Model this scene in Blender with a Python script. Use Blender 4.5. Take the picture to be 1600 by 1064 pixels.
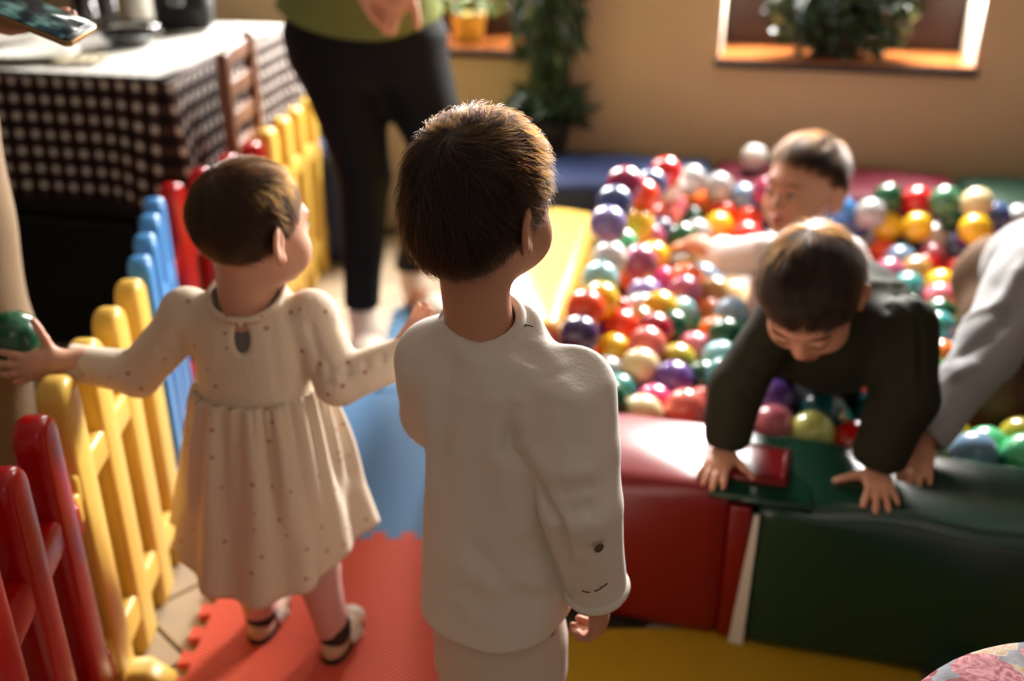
import bpy, bmesh, math, random
import numpy as np
from mathutils import Vector, Matrix

# ------------------------------------------------------------------ scene, camera, light, exposure
scene = bpy.context.scene
for o in list(bpy.data.objects):
    bpy.data.objects.remove(o, do_unlink=True)
COL = scene.collection

CAM_H, CAM_F, CAM_P = 1.2, 1556.0, math.radians(25.0)
cam_data = bpy.data.cameras.new('camera')
cam_data.sensor_width = 36.0
cam_data.lens = 36.0 * CAM_F / 1600.0
cam_data.clip_start = 0.05
cam_data.dof.use_dof = True
cam_data.dof.focus_distance = 1.03
cam_data.dof.aperture_fstop = 2.1
cam = bpy.data.objects.new('camera', cam_data)
cam.location = (0, 0, CAM_H)
cam.rotation_euler = (math.pi / 2 - CAM_P, 0, 0)
COL.objects.link(cam)
scene.camera = cam

world = bpy.data.worlds.new('daylight')
scene.world = world
world.use_nodes = True
wb = world.node_tree.nodes['Background']
wb.inputs[0].default_value = (0.92, 0.96, 1.0, 1)
wb.inputs[1].default_value = 3.0

scene.view_settings.view_transform = 'Standard'
scene.view_settings.look = 'None'
scene.view_settings.gamma = 1.0
scene.view_settings.use_curve_mapping = False
scene.view_settings.exposure = -0.36
scene.cycles.use_denoising = True
scene.cycles.max_bounces = 7
scene.cycles.diffuse_bounces = 4
scene.cycles.glossy_bounces = 3
scene.cycles.transparent_max_bounces = 8
scene.cycles.sample_clamp_indirect = 6.0
scene.cycles.caustics_reflective = False
scene.cycles.caustics_refractive = False

WALL_A = -math.atan(0.245)                       # back wall runs a little obliquely
WU = Vector((math.cos(WALL_A), math.sin(WALL_A), 0))          # along the back wall, to the right
WN = Vector((-math.sin(WALL_A), math.cos(WALL_A), 0))         # out through the back wall
WO = Vector((0.65, 3.30, 0))                                  # a point on its inner face
def wall_pt(s, out=0.0, z=0.0):
    return WO + WU * s + WN * out + Vector((0, 0, z))

def area_light(name, loc, target, sx, sy, power, color, spread=180):
    l = bpy.data.lights.new(name, 'AREA')
    l.shape = 'RECTANGLE'; l.size = sx; l.size_y = sy
    l.energy = power; l.color = color; l.spread = math.radians(spread)
    o = bpy.data.objects.new(name, l)
    o.location = loc
    d = Vector(target) - Vector(loc)
    o.rotation_euler = d.to_track_quat('-Z', 'Y').to_euler()
    COL.objects.link(o)
    return o
# window openings in the back wall: (s0, s1, z0, z1) along the wall
WINDOWS = [(-1.45, -0.62, 0.672, 2.05), (0.012, 0.79, 0.672, 2.05)]
for k, (s0, s1, z0, z1) in enumerate(WINDOWS):   # daylight outside each window
    p = wall_pt((s0 + s1) / 2, 0.36, (z0 + z1) / 2 + 0.06)
    area_light('window_daylight', p, p - WN - Vector((0, 0, 0.25)), s1 - s0 - 0.06, z1 - z0 - 0.2, (330, 520)[k], (1.0, 0.965, 0.92))
area_light('ceiling_lamp', (0.4, -0.5, 2.5), (0.5, 0.2, 0), 0.9, 0.9, 3.9, (1.0, 0.87, 0.78))

# ------------------------------------------------------------------ helpers: pixels of the 1600x1064 frame to places in the room
_s, _c = math.sin(CAM_P), math.cos(CAM_P)
def ray(u, v):
    x = (u - 800) / CAM_F; y = (532 - v) / CAM_F
    return np.array((x, _c + y * _s, -_s + y * _c))
def at_y(u, v, y):
    d = ray(u, v); return np.array((0, 0, CAM_H)) + d * (y / d[1])
def at_z(u, v, z):
    d = ray(u, v); return np.array((0, 0, CAM_H)) + d * ((z - CAM_H) / d[2])
def at_t(u, v, t):
    return np.array((0, 0, CAM_H)) + ray(u, v) * t
def project(p):
    z = p[2] - CAM_H
    dep = p[1] * _c - z * _s; up = p[1] * _s + z * _c
    return 800 + CAM_F * p[0] / dep, 532 - CAM_F * up / dep, dep

# ------------------------------------------------------------------ helpers: materials
def lin(r, g, b):
    f = lambda q: (q / 255 / 12.92) if q / 255 <= 0.04045 else ((q / 255 + 0.055) / 1.055) ** 2.4
    return (f(r), f(g), f(b), 1.0)
def mat(name, rgb, rough=0.6, spec=0.4, bump=None, var=None, sss=0.0, sheen=0.0, coat=0.0, metal=0.0, sss_r=(1, .35, .2), trans=0.0):
    """bump = (scale, strength[, detail]); var = (scale, amount) of gentle colour variation."""
    m = bpy.data.materials.new(name); m.use_nodes = True
    nt = m.node_tree; b = nt.nodes['Principled BSDF']
    col = lin(*rgb)
    b.inputs['Base Color'].default_value = col
    b.inputs['Roughness'].default_value = rough
    b.inputs['Specular IOR Level'].default_value = spec
    b.inputs['Metallic'].default_value = metal
    b.inputs['Transmission Weight'].default_value = trans
    if sss:
        b.inputs['Subsurface Weight'].default_value = sss
        b.inputs['Subsurface Radius'].default_value = sss_r
        b.inputs['Subsurface Scale'].default_value = 0.012
    if sheen:
        b.inputs['Sheen Weight'].default_value = sheen
        b.inputs['Sheen Roughness'].default_value = 0.5
    if coat:
        b.inputs['Coat Weight'].default_value = coat
        b.inputs['Coat Roughness'].default_value = 0.12
    tc = nt.nodes.new('ShaderNodeTexCoord')
    if var:
        n = nt.nodes.new('ShaderNodeTexNoise'); n.inputs['Scale'].default_value = var[0]; n.inputs['Detail'].default_value = 4
        nt.links.new(tc.outputs['Object'], n.inputs['Vector'])
        r = nt.nodes.new('ShaderNodeMapRange'); r.inputs[1].default_value = 0.3; r.inputs[2].default_value = 0.7
        r.inputs[3].default_value = 1 - var[1]; r.inputs[4].default_value = 1 + var[1]
        nt.links.new(n.outputs['Fac'], r.inputs[0])
        mx = nt.nodes.new('ShaderNodeVectorMath'); mx.operation = 'SCALE'
        mx.inputs[0].default_value = col[:3]
        nt.links.new(r.outputs[0], mx.inputs['Scale'])
        nt.links.new(mx.outputs[0], b.inputs['Base Color'])
    if bump:
        n = nt.nodes.new('ShaderNodeTexNoise'); n.inputs['Scale'].default_value = bump[0]
        n.inputs['Detail'].default_value = bump[2] if len(bump) > 2 else 3
        nt.links.new(tc.outputs['Object'], n.inputs['Vector'])
        bp = nt.nodes.new('ShaderNodeBump'); bp.inputs['Strength'].default_value = bump[1]; bp.inputs['Distance'].default_value = 0.004
        nt.links.new(n.outputs['Fac'], bp.inputs['Height'])
        nt.links.new(bp.outputs[0], b.inputs['Normal'])
    return m
def nodes(m):
    return m.node_tree, m.node_tree.nodes['Principled BSDF']
def N(nt, kind, **kw):
    n = nt.nodes.new(kind)
    for k, v in kw.items():
        if k.startswith('i_'):
            key = k[2:]
            n.inputs[int(key) if key.isdigit() else key].default_value = v
        else:
            setattr(n, k, v)
    return n

# ------------------------------------------------------------------ helpers: objects
def link(o, parent=None, loc=None):
    COL.objects.link(o)
    if loc is not None: o.location = loc
    if parent is not None: o.parent = parent
    return o
def tag(o, label=None, cat=None, group=None, kind=None):
    if label: o['label'] = label
    if cat: o['category'] = cat
    if group: o['group'] = group
    if kind: o['kind'] = kind
    return o
def empty(name, loc, label, cat, group=None, rz=0.0):
    o = bpy.data.objects.new(name, None); o.empty_display_size = 0.05
    o.location = loc; o.rotation_euler = (0, 0, rz)
    COL.objects.link(o)
    return tag(o, label, cat, group)
def raw_mesh(name, verts, quads, m, smooth=True):
    me = bpy.data.meshes.new(name)
    verts = np.asarray(verts, dtype=np.float32); quads = np.asarray(quads, dtype=np.int32)
    nq, w = quads.shape
    me.vertices.add(len(verts)); me.vertices.foreach_set('co', verts.ravel())
    me.loops.add(nq * w); me.loops.foreach_set('vertex_index', quads.ravel())
    me.polygons.add(nq); me.polygons.foreach_set('loop_start', np.arange(nq, dtype=np.int32) * w)
    me.update(calc_edges=True); me.validate()
    if smooth: me.polygons.foreach_set('use_smooth', np.ones(len(me.polygons), dtype=bool))
    if m: me.materials.append(m)
    return me
def obj_np(name, verts, quads, m, parent=None, smooth=True):
    """verts in world space; stored relative to the parent's location"""
    base = np.array(parent_base(parent))
    me = raw_mesh(name, np.asarray(verts) - base, quads, m, smooth)
    return link(bpy.data.objects.new(name, me), parent)
def parent_base(p):
    b = Vector((0, 0, 0))
    while p is not None:
        b = b + p.location; p = p.parent
    return b
def obj_bm(name, bm, m, parent=None, smooth=False, world_space=False, loc=None, kind=None):
    if world_space and parent is not None:
        bmesh.ops.translate(bm, verts=bm.verts, vec=-parent_base(parent))
    bm.normal_update()
    me = bpy.data.meshes.new(name); bm.to_mesh(me); bm.free()
    if smooth:
        for p in me.polygons: p.use_smooth = True
    for q in (m if isinstance(m, (list, tuple)) else [m]): me.materials.append(q)
    o = link(bpy.data.objects.new(name, me), parent, loc)
    if kind: o['kind'] = kind
    return o
def add_box(bm, c, size, rot=None, bevel=0.0, seg=2):
    mtx = Matrix.Translation(Vector(c)) @ (rot.to_4x4() if rot is not None else Matrix.Identity(4)) @ Matrix.Diagonal((*size, 1))
    r = bmesh.ops.create_cube(bm, size=1.0, matrix=mtx)
    if bevel:
        es = list({e for v in r['verts'] for e in v.link_edges})
        bmesh.ops.bevel(bm, geom=es, offset=bevel, segments=seg, affect='EDGES', profile=0.5)
def add_tube(bm, pts, r, seg=8, closed=False, caps=True):
    """round tube along pts; r a number or one per point"""
    P = [Vector(p) for p in pts]; n = len(P)
    R = [r] * n if not hasattr(r, '__len__') else r
    rings = []; up = None
    for i, p in enumerate(P):
        a = P[(i - 1) % n] if (closed or i > 0) else p
        b = P[(i + 1) % n] if (closed or i < n - 1) else p
        t = (b - a).normalized()
        if up is None:
            up = t.orthogonal().normalized()
        up = (up - t * up.dot(t))
        up = up.normalized() if up.length > 1e-6 else t.orthogonal().normalized()
        s = t.cross(up)
        rings.append([bm.verts.new(p + (up * math.cos(q) + s * math.sin(q)) * R[i]) for q in [2 * math.pi * k / seg for k in range(seg)]])
    m = n if closed else n - 1
    for i in range(m):
        A, B = rings[i], rings[(i + 1) % n]
        for k in range(seg):
            bm.faces.new((A[k], A[(k + 1) % seg], B[(k + 1) % seg], B[k]))
    if caps and not closed:
        bm.faces.new(rings[0][::-1]); bm.faces.new(rings[-1])
def add_lathe(bm, prof, c=(0, 0, 0), seg=24, cap=True):
    """prof = [(radius, z)] from bottom to top"""
    c = Vector(c); rings = []
    for r, z in prof:
        if r < 1e-6: rings.append([bm.verts.new(c + Vector((0, 0, z)))])
        else: rings.append([bm.verts.new(c + Vector((r * math.cos(2 * math.pi * k / seg), r * math.sin(2 * math.pi * k / seg), z))) for k in range(seg)])
    for A, B in zip(rings[:-1], rings[1:]):
        for k in range(seg):
            k2 = (k + 1) % seg
            if len(A) == 1 and len(B) == 1: continue
            if len(A) == 1: bm.faces.new((A[0], B[k2], B[k]))
            elif len(B) == 1: bm.faces.new((A[k], A[k2], B[0]))
            else: bm.faces.new((A[k], A[k2], B[k2], B[k]))
    if cap:
        if len(rings[0]) > 1: bm.faces.new(rings[0][::-1])
        if len(rings[-1]) > 1: bm.faces.new(rings[-1])
def slab(outline, thick, bevel=0.0, seg=2):
    """outline in x,z; thickness along y, centred; edges of both faces rounded"""
    bm = bmesh.new()
    vs = [bm.verts.new((x, -thick / 2, z)) for x, z in outline]
    f = bm.faces.new(vs)
    r = bmesh.ops.extrude_face_region(bm, geom=[f])
    ev = [g for g in r['geom'] if isinstance(g, bmesh.types.BMVert)]
    bmesh.ops.translate(bm, verts=ev, vec=(0, thick, 0))
    if bevel:
        es = [e for e in bm.edges if abs(e.verts[0].co.y - e.verts[1].co.y) < 1e-6]
        bmesh.ops.bevel(bm, geom=es, offset=bevel, segments=seg, affect='EDGES', profile=0.5)
    bmesh.ops.recalc_face_normals(bm, faces=bm.faces)
    return bm

# ------------------------------------------------------------------ helpers: distance fields for bodies and cloth
class Frame:
    """local axes as columns of R, origin t, scale s; local x right, y forward, z up"""
    def __init__(self, t=(0, 0, 0), R=None, s=1.0):
        self.t = np.array(t, float); self.R = np.eye(3) if R is None else np.array(R, float); self.s = s
    def inv(self, p): return (p - self.t) @ self.R / self.s
    def fwd(self, l): return self.t + (np.asarray(l, float) * self.s) @ self.R.T
def yaw_pitch_roll(yaw, pitch=0.0, roll=0.0):
    """yaw clockwise from +Y seen from above, pitch > 0 looks down, roll > 0 tips to its right; degrees"""
    y, p, r = map(math.radians, (yaw, pitch, roll))
    M = Matrix.Rotation(-y, 3, 'Z') @ Matrix.Rotation(-p, 3, 'X') @ Matrix.Rotation(r, 3, 'Y')
    return np.array(M)
def basis(yax, zhint=(0, 0, 1)):
    y = np.array(yax, float); y /= np.linalg.norm(y)
    x = np.cross(y, np.array(zhint, float)); x /= np.linalg.norm(x)
    z = np.cross(x, y)
    return np.stack([x, y, z], axis=1)
WORLD = Frame()
def ell(F, c, r, R=None):
    c = np.array(c, float); r = np.array(r, float); Q = None if R is None else np.array(R, float)
    def f(p):
        l = F.inv(p) - c
        if Q is not None: l = l @ Q
        k0 = np.sqrt(((l / r) ** 2).sum(-1)); k1 = np.sqrt(((l / (r * r)) ** 2).sum(-1)) + 1e-9
        return k0 * (k0 - 1) / k1 * F.s
    return f, F.fwd(c), r.max() * F.s
def cap(F, a, b, ra, rb):
    a = np.array(a, float); b = np.array(b, float); ba = b - a; L2 = max((ba ** 2).sum(), 1e-12)
    def f(p):
        l = F.inv(p) - a
        h = np.clip((l @ ba) / L2, 0, 1)
        return (np.sqrt(((l - h[..., None] * ba) ** 2).sum(-1)) - (ra + (rb - ra) * h)) * F.s
    return f, F.fwd((a + b) / 2), (math.sqrt(L2) / 2 + max(ra, rb)) * F.s
def ebox(F, c, r, rad):
    c = np.array(c, float); r = np.array(r, float)
    def f(p):
        q = np.abs(F.inv(p) - c) - (r - rad)
        return (np.sqrt((np.maximum(q, 0) ** 2).sum(-1)) + np.minimum(q.max(-1), 0) - rad) * F.s
    return f, F.fwd(c), np.linalg.norm(r) * F.s
def loft(F, prof, n=2.2, rnd=0.02):
    """prof rows: z, cx, cy, rx, ry (z rising), rounded end caps"""
    P = np.array(prof, float); z0, z1 = P[0, 0], P[-1, 0]
    def f(p):
        l = F.inv(p); z = np.clip(l[..., 2], z0, z1)
        cx, cy, rx, ry = [np.interp(z, P[:, 0], P[:, k]) for k in (1, 2, 3, 4)]
        rho = (np.abs((l[..., 0] - cx) / rx) ** n + np.abs((l[..., 1] - cy) / ry) ** n) ** (1 / n)
        d = (rho - 1) * np.minimum(rx, ry)
        e = np.abs(l[..., 2] - (z0 + z1) / 2) - (z1 - z0) / 2
        q = np.stack([d + rnd, e + rnd], -1)
        return (np.sqrt((np.maximum(q, 0) ** 2).sum(-1)) + np.minimum(q.max(-1), 0) - rnd) * F.s
    mid = np.array((P[:, 1].mean(), P[:, 2].mean(), (z0 + z1) / 2))
    rad = math.hypot((z1 - z0) / 2, max((np.abs(P[:, 1] - mid[0]) + P[:, 3]).max(), (np.abs(P[:, 2] - mid[1]) + P[:, 4]).max()) * 1.42)
    return f, F.fwd(mid), rad * F.s
def half(n, point):
    """the half space in front of a plane (negative inside n side)"""
    n = np.array(n, float); n /= np.linalg.norm(n); q = np.array(point, float)
    return (lambda p: -((p - q) @ n)), q, None
class Sdf:
    def __init__(self): self.ops = []
    def add(self, prim, k=0.01): self.ops.append(('u', prim, k)); return self
    def sub(self, prim, k=0.004): self.ops.append(('s', prim, k)); return self
    def keep(self, prim, k=0.002): self.ops.append(('i', prim, k)); return self
    @staticmethod
    def _mix(op, f, d, k):
        if op == 'u':
            h = np.maximum(k - np.abs(f - d), 0) / k
            return np.minimum(f, d) - h * h * k * 0.25
        if op == 's': d = -d
        h = np.maximum(k - np.abs(f - d), 0) / k
        return np.maximum(f, d) + h * h * k * 0.25
    def __call__(self, p):
        f = np.full(p.shape[:-1], 1.0)
        for op, (fn, c, r), k in self.ops: f = self._mix(op, f, fn(p), k)
        return f
    def grad(self, p, e=0.0008):
        g = np.stack([self(p + np.array(v) * e) - self(p - np.array(v) * e) for v in ((1, 0, 0), (0, 1, 0), (0, 0, 1))], -1)
        return g / (np.linalg.norm(g, axis=-1, keepdims=True) + 1e-12)
    def mesh(self, h):
        us = [(c, r) for op, (fn, c, r), k in self.ops if op == 'u']
        lo = np.min([c - r for c, r in us], 0) - 4 * h; hi = np.max([c + r for c, r in us], 0) + 4 * h
        n = np.ceil((hi - lo) / h).astype(int) + 1
        ax = [lo[i] + np.arange(n[i]) * h for i in range(3)]
        f = np.full(n, 1.0, dtype=np.float32)
        for op, (fn, c, r), k in self.ops:
            if r is None: sl = [slice(0, n[i]) for i in range(3)]
            else:
                m = r + k + 3 * h
                sl = [slice(max(0, int((c[i] - m - lo[i]) / h)), min(n[i], int((c[i] + m - lo[i]) / h) + 2)) for i in range(3)]
            if any(s.stop <= s.start for s in sl): continue
            p = np.stack(np.meshgrid(ax[0][sl[0]], ax[1][sl[1]], ax[2][sl[2]], indexing='ij'), -1)
            sub = tuple(sl)
            f[sub] = self._mix(op, f[sub], fn(p), k)
        return surface_nets(f, lo, h)
def surface_nets(f, lo, h):
    ins = f < 0
    acc = np.zeros(np.array(f.shape) - 1, dtype=np.int8)
    for dx in (0, 1):
        for dy in (0, 1):
            for dz in (0, 1):
                acc += ins[dx:dx + acc.shape[0], dy:dy + acc.shape[1], dz:dz + acc.shape[2]]
    act = (acc > 0) & (acc < 8)
    ci = np.argwhere(act)
    idx = np.full(act.shape, -1, dtype=np.int32); idx[act] = np.arange(len(ci))
    corner = [(dx, dy, dz) for dx in (0, 1) for dy in (0, 1) for dz in (0, 1)]
    val = {q: f[ci[:, 0] + q[0], ci[:, 1] + q[1], ci[:, 2] + q[2]].astype(float) for q in corner}
    S = np.zeros((len(ci), 3)); W = np.zeros(len(ci))
    for a in corner:
        for d in range(3):
            if a[d]: continue
            b = list(a); b[d] = 1; b = tuple(b)
            fa, fb = val[a], val[b]; m = (fa < 0) != (fb < 0)
            t = np.where(m, fa / np.where(m, fa - fb, 1), 0)
            pt = np.array(a, float) + t[:, None] * (np.array(b) - np.array(a))
            S += pt * m[:, None]; W += m
    verts = lo + (ci + S / W[:, None]) * h
    quads = []
    for d in range(3):
        e1, e2 = (d + 1) % 3, (d + 2) % 3
        A = [slice(None)] * 3; B = [slice(None)] * 3
        A[d] = slice(0, -1); B[d] = slice(1, None)
        a, b = ins[tuple(A)], ins[tuple(B)]
        q = np.argwhere(a != b)
        q = q[(q[:, e1] > 0) & (q[:, e2] > 0) & (q[:, e1] < act.shape[e1]) & (q[:, e2] < act.shape[e2])]
        fl = a[q[:, 0], q[:, 1], q[:, 2]]
        def cell(o1, o2):
            r = q.copy(); r[:, e1] -= o1; r[:, e2] -= o2
            return idx[r[:, 0], r[:, 1], r[:, 2]]
        F4 = np.stack([cell(1, 1), cell(0, 1), cell(0, 0), cell(1, 0)], 1)
        F4[~fl] = F4[~fl][:, ::-1]
        quads.append(F4)
    quads = np.concatenate(quads); quads = quads[(quads >= 0).all(1)]
    return verts, quads
def vnormals(v, q):
    n = np.cross(v[q[:, 2]] - v[q[:, 0]], v[q[:, 3]] - v[q[:, 1]])
    out = np.zeros_like(v)
    for k in range(4): np.add.at(out, q[:, k], n)
    return out / (np.linalg.norm(out, axis=1, keepdims=True) + 1e-12)
def relax(v, q, it=2, w=0.5):
    e = np.concatenate([q[:, [0, 1]], q[:, [1, 2]], q[:, [2, 3]], q[:, [3, 0]]])
    e = np.concatenate([e, e[:, ::-1]])
    deg = np.bincount(e[:, 0], minlength=len(v))[:, None]
    for _ in range(it):
        s = np.zeros_like(v)
        for k in range(3): s[:, k] = np.bincount(e[:, 0], weights=v[e[:, 1], k], minlength=len(v))
        v = v * (1 - w) + w * s / np.maximum(deg, 1)
    return v
def creases(v, q, lines):
    """folds in cloth: each line = (points, width, height); height < 0 is a valley"""
    n = vnormals(v, q); d = np.zeros(len(v)); U, W_, D_ = project(v.T)
    def on_cloth(p):                                   # the point of the cloth in front, nearest to p's line of sight
        u, w, _ = project(p); m = np.where((U - u) ** 2 + (W_ - w) ** 2 < 81)[0]
        return v[m[np.argmin(D_[m])]] if len(m) else p
    for pts, w, hgt in lines:
        pts = [on_cloth(np.array(p, float)) for p in pts]
        best = np.full(len(v), 9.0); par = np.zeros(len(v))
        for i, (a, b) in enumerate(zip(pts[:-1], pts[1:])):
            ba = b - a; t = np.clip(((v - a) @ ba) / max(ba @ ba, 1e-9), 0, 1)
            dist = np.linalg.norm(v - a - t[:, None] * ba, axis=1)
            m = dist < best; best[m] = dist[m]; par[m] = (i + t[m]) / (len(pts) - 1)
        d += hgt * np.exp(-(best / w) ** 2) * np.clip(np.minimum(par, 1 - par) * 5 + 0.25, 0, 1)
    return v + n * d[:, None]
def wavy(v, q, amp, scale, seed=0, stretch=(1, 1, 1)):
    """soft irregular waves over cloth"""
    rng = np.random.default_rng(seed); n = vnormals(v, q); d = np.zeros(len(v))
    for _ in range(10):
        k = rng.normal(size=3) * np.array(stretch); k = k / np.linalg.norm(k) * scale * rng.uniform(0.6, 1.6)
        d += np.sin(v @ k + rng.uniform(0, 6.28)) * rng.uniform(0.3, 1)
    return v + n * (amp * d / 3)[:, None]

# ------------------------------------------------------------------ materials
M = {}
M['wall'] = mat('ochre_plaster', (202, 178, 144), 0.9, 0.1, bump=(18, 0.12), var=(1.3, 0.05))
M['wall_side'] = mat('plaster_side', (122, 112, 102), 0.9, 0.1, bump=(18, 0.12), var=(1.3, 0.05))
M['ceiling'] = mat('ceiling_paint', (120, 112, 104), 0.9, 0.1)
M['reveal'] = mat('white_reveal_paint', (172, 164, 150), 0.7, 0.2)
M['sill'] = mat('varnished_sill', (160, 92, 46), 0.12, 0.6, var=(9, 0.12))
M['sill_edge'] = mat('dark_sill_edge', (44, 30, 26), 0.5, 0.3)
M['frame'] = mat('dark_window_wood', (40, 22, 17), 0.45, 0.4, var=(14, 0.15))
M['plank'] = mat('grey_beige_plank', (170, 150, 124), 0.5, 0.35, bump=(30, 0.08), var=(7, 0.10))
M['subfloor'] = mat('plank_joint', (70, 58, 46), 0.8, 0.2)
def vinyl(name, rgb, rough=0.3, spec=0.5):
    return mat(name, rgb, rough, spec, bump=(7, 0.20, 2), var=(3, 0.04))
M['red_vinyl'] = vinyl('red_vinyl', (116, 11, 13)); M['green_vinyl'] = vinyl('green_vinyl', (18, 52, 36), 0.22)
M['yellow_vinyl'] = vinyl('yellow_vinyl', (212, 172, 82)); M['blue_vinyl'] = vinyl('blue_vinyl', (34, 46, 82), 0.6, 0.2)
M['crimson_vinyl'] = vinyl('crimson_vinyl', (84, 10, 30), 0.6, 0.15); M['dark_green_vinyl'] = vinyl('dark_green_vinyl', (24, 48, 34), 0.6, 0.15)
M['white_tape'] = mat('white_lining', (205, 198, 185), 0.8, 0.2)
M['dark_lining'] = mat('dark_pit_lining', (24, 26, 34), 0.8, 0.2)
def plastic(name, rgb, rough=0.35):
    return mat(name, rgb, rough, 0.45, bump=(60, 0.03))
M['yellow_plastic'] = plastic('yellow_fence_plastic', (228, 186, 84)); M['red_plastic'] = plastic('red_fence_plastic', (180, 9, 12), 0.27)
M['blue_plastic'] = plastic('blue_fence_plastic', (66, 134, 196))
def foam(name, rgb):
    m = mat(name, rgb, 0.55, 0.35)
    nt, b = nodes(m)
    tc = N(nt, 'ShaderNodeTexCoord'); mp = N(nt, 'ShaderNodeMapping'); mp.inputs['Rotation'].default_value = (0, 0, math.radians(52))
    nt.links.new(tc.outputs['Object'], mp.inputs[0])
    w = N(nt, 'ShaderNodeTexWave', i_Scale=38.0, i_Distortion=0.3); w.inputs['Detail Scale'].default_value = 30
    nt.links.new(mp.outputs[0], w.inputs[0])
    bp = N(nt, 'ShaderNodeBump', i_Strength=1.0, i_Distance=0.003)
    nt.links.new(w.outputs['Fac'], bp.inputs['Height']); nt.links.new(bp.outputs[0], b.inputs['Normal'])
    return m
M['coral_foam'] = foam('coral_foam', (226, 92, 66)); M['blue_foam'] = foam('blue_foam', (96, 148, 196)); M['yellow_foam'] = foam('yellow_foam', (186, 146, 26))
M['leaf'] = mat('dark_leaf', (40, 62, 38), 0.5, 0.4, var=(12, 0.35)); M['leaf_light'] = mat('pale_leaf', (120, 146, 96), 0.5, 0.4, var=(12, 0.25))
M['pot'] = mat('dark_pot', (46, 40, 38), 0.5, 0.4); M['yellow_pot'] = mat('yellow_pot', (210, 178, 80), 0.4, 0.4)
M['red_petal'] = mat('red_petal', (190, 50, 34), 0.6, 0.3)
M['bark'] = mat('plant_stem', (58, 46, 32), 0.8, 0.2)
M['chair_wood'] = mat('brown_chair_wood', (112, 72, 48), 0.4, 0.4, var=(15, 0.12))
M['white_cloth'] = mat('white_table_linen', (182, 178, 172), 0.85, 0.2, bump=(150, 0.1))
M['glass'] = mat('clear_glass', (235, 240, 240), 0.05, 0.5, trans=1.0)
M['porcelain'] = mat('white_porcelain', (225, 222, 212), 0.2, 0.5)
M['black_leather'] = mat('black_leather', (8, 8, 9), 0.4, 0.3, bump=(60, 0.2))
M['steel'] = mat('polished_metal', (190, 190, 195), 0.22, 0.5, metal=1.0)
M['napkin'] = mat('paper_napkin', (206, 196, 170), 0.9, 0.1)

def gingham():
    m = mat('brown_gingham', (60, 40, 36), 0.85, 0.15)
    nt, b = nodes(m)
    uv = N(nt, 'ShaderNodeUVMap'); sp = N(nt, 'ShaderNodeSeparateXYZ'); nt.links.new(uv.outputs[0], sp.inputs[0])
    outs = []
    for k in (0, 1):
        sc = N(nt, 'ShaderNodeMath', operation='MULTIPLY', i_1=1 / 0.043); nt.links.new(sp.outputs[k], sc.inputs[0])
        fr = N(nt, 'ShaderNodeMath', operation='FRACT'); nt.links.new(sc.outputs[0], fr.inputs[0])
        gt = N(nt, 'ShaderNodeMath', operation='GREATER_THAN', i_1=0.38); nt.links.new(fr.outputs[0], gt.inputs[0])
        outs.append(gt)
    ad = N(nt, 'ShaderNodeMath', operation='ADD'); nt.links.new(outs[0].outputs[0], ad.inputs[0]); nt.links.new(outs[1].outputs[0], ad.inputs[1])
    hf = N(nt, 'ShaderNodeMath', operation='MULTIPLY', i_1=0.5); nt.links.new(ad.outputs[0], hf.inputs[0])
    cr = N(nt, 'ShaderNodeValToRGB'); e = cr.color_ramp.elements
    cr.color_ramp.interpolation = 'CONSTANT'
    e[0].position = 0; e[0].color = lin(206, 198, 190); e[1].position = 0.3; e[1].color = lin(66, 46, 42)
    x = e.new(0.8); x.color = lin(26, 17, 17)
    nt.links.new(hf.outputs[0], cr.inputs[0]); nt.links.new(cr.outputs[0], b.inputs['Base Color'])
    return m
M['gingham'] = gingham()
def pane_mat():
    m = bpy.data.materials.new('window_glass'); m.use_nodes = True; nt = m.node_tree
    nt.nodes.remove(nt.nodes['Principled BSDF'])
    t = N(nt, 'ShaderNodeBsdfTransparent'); g = N(nt, 'ShaderNodeBsdfGlossy', i_Roughness=0.02); x = N(nt, 'ShaderNodeMixShader', i_0=0.06)
    nt.links.new(t.outputs[0], x.inputs[1]); nt.links.new(g.outputs[0], x.inputs[2]); nt.links.new(x.outputs[0], nt.nodes['Material Output'].inputs[0])
    return m
M['pane'] = pane_mat()
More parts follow.
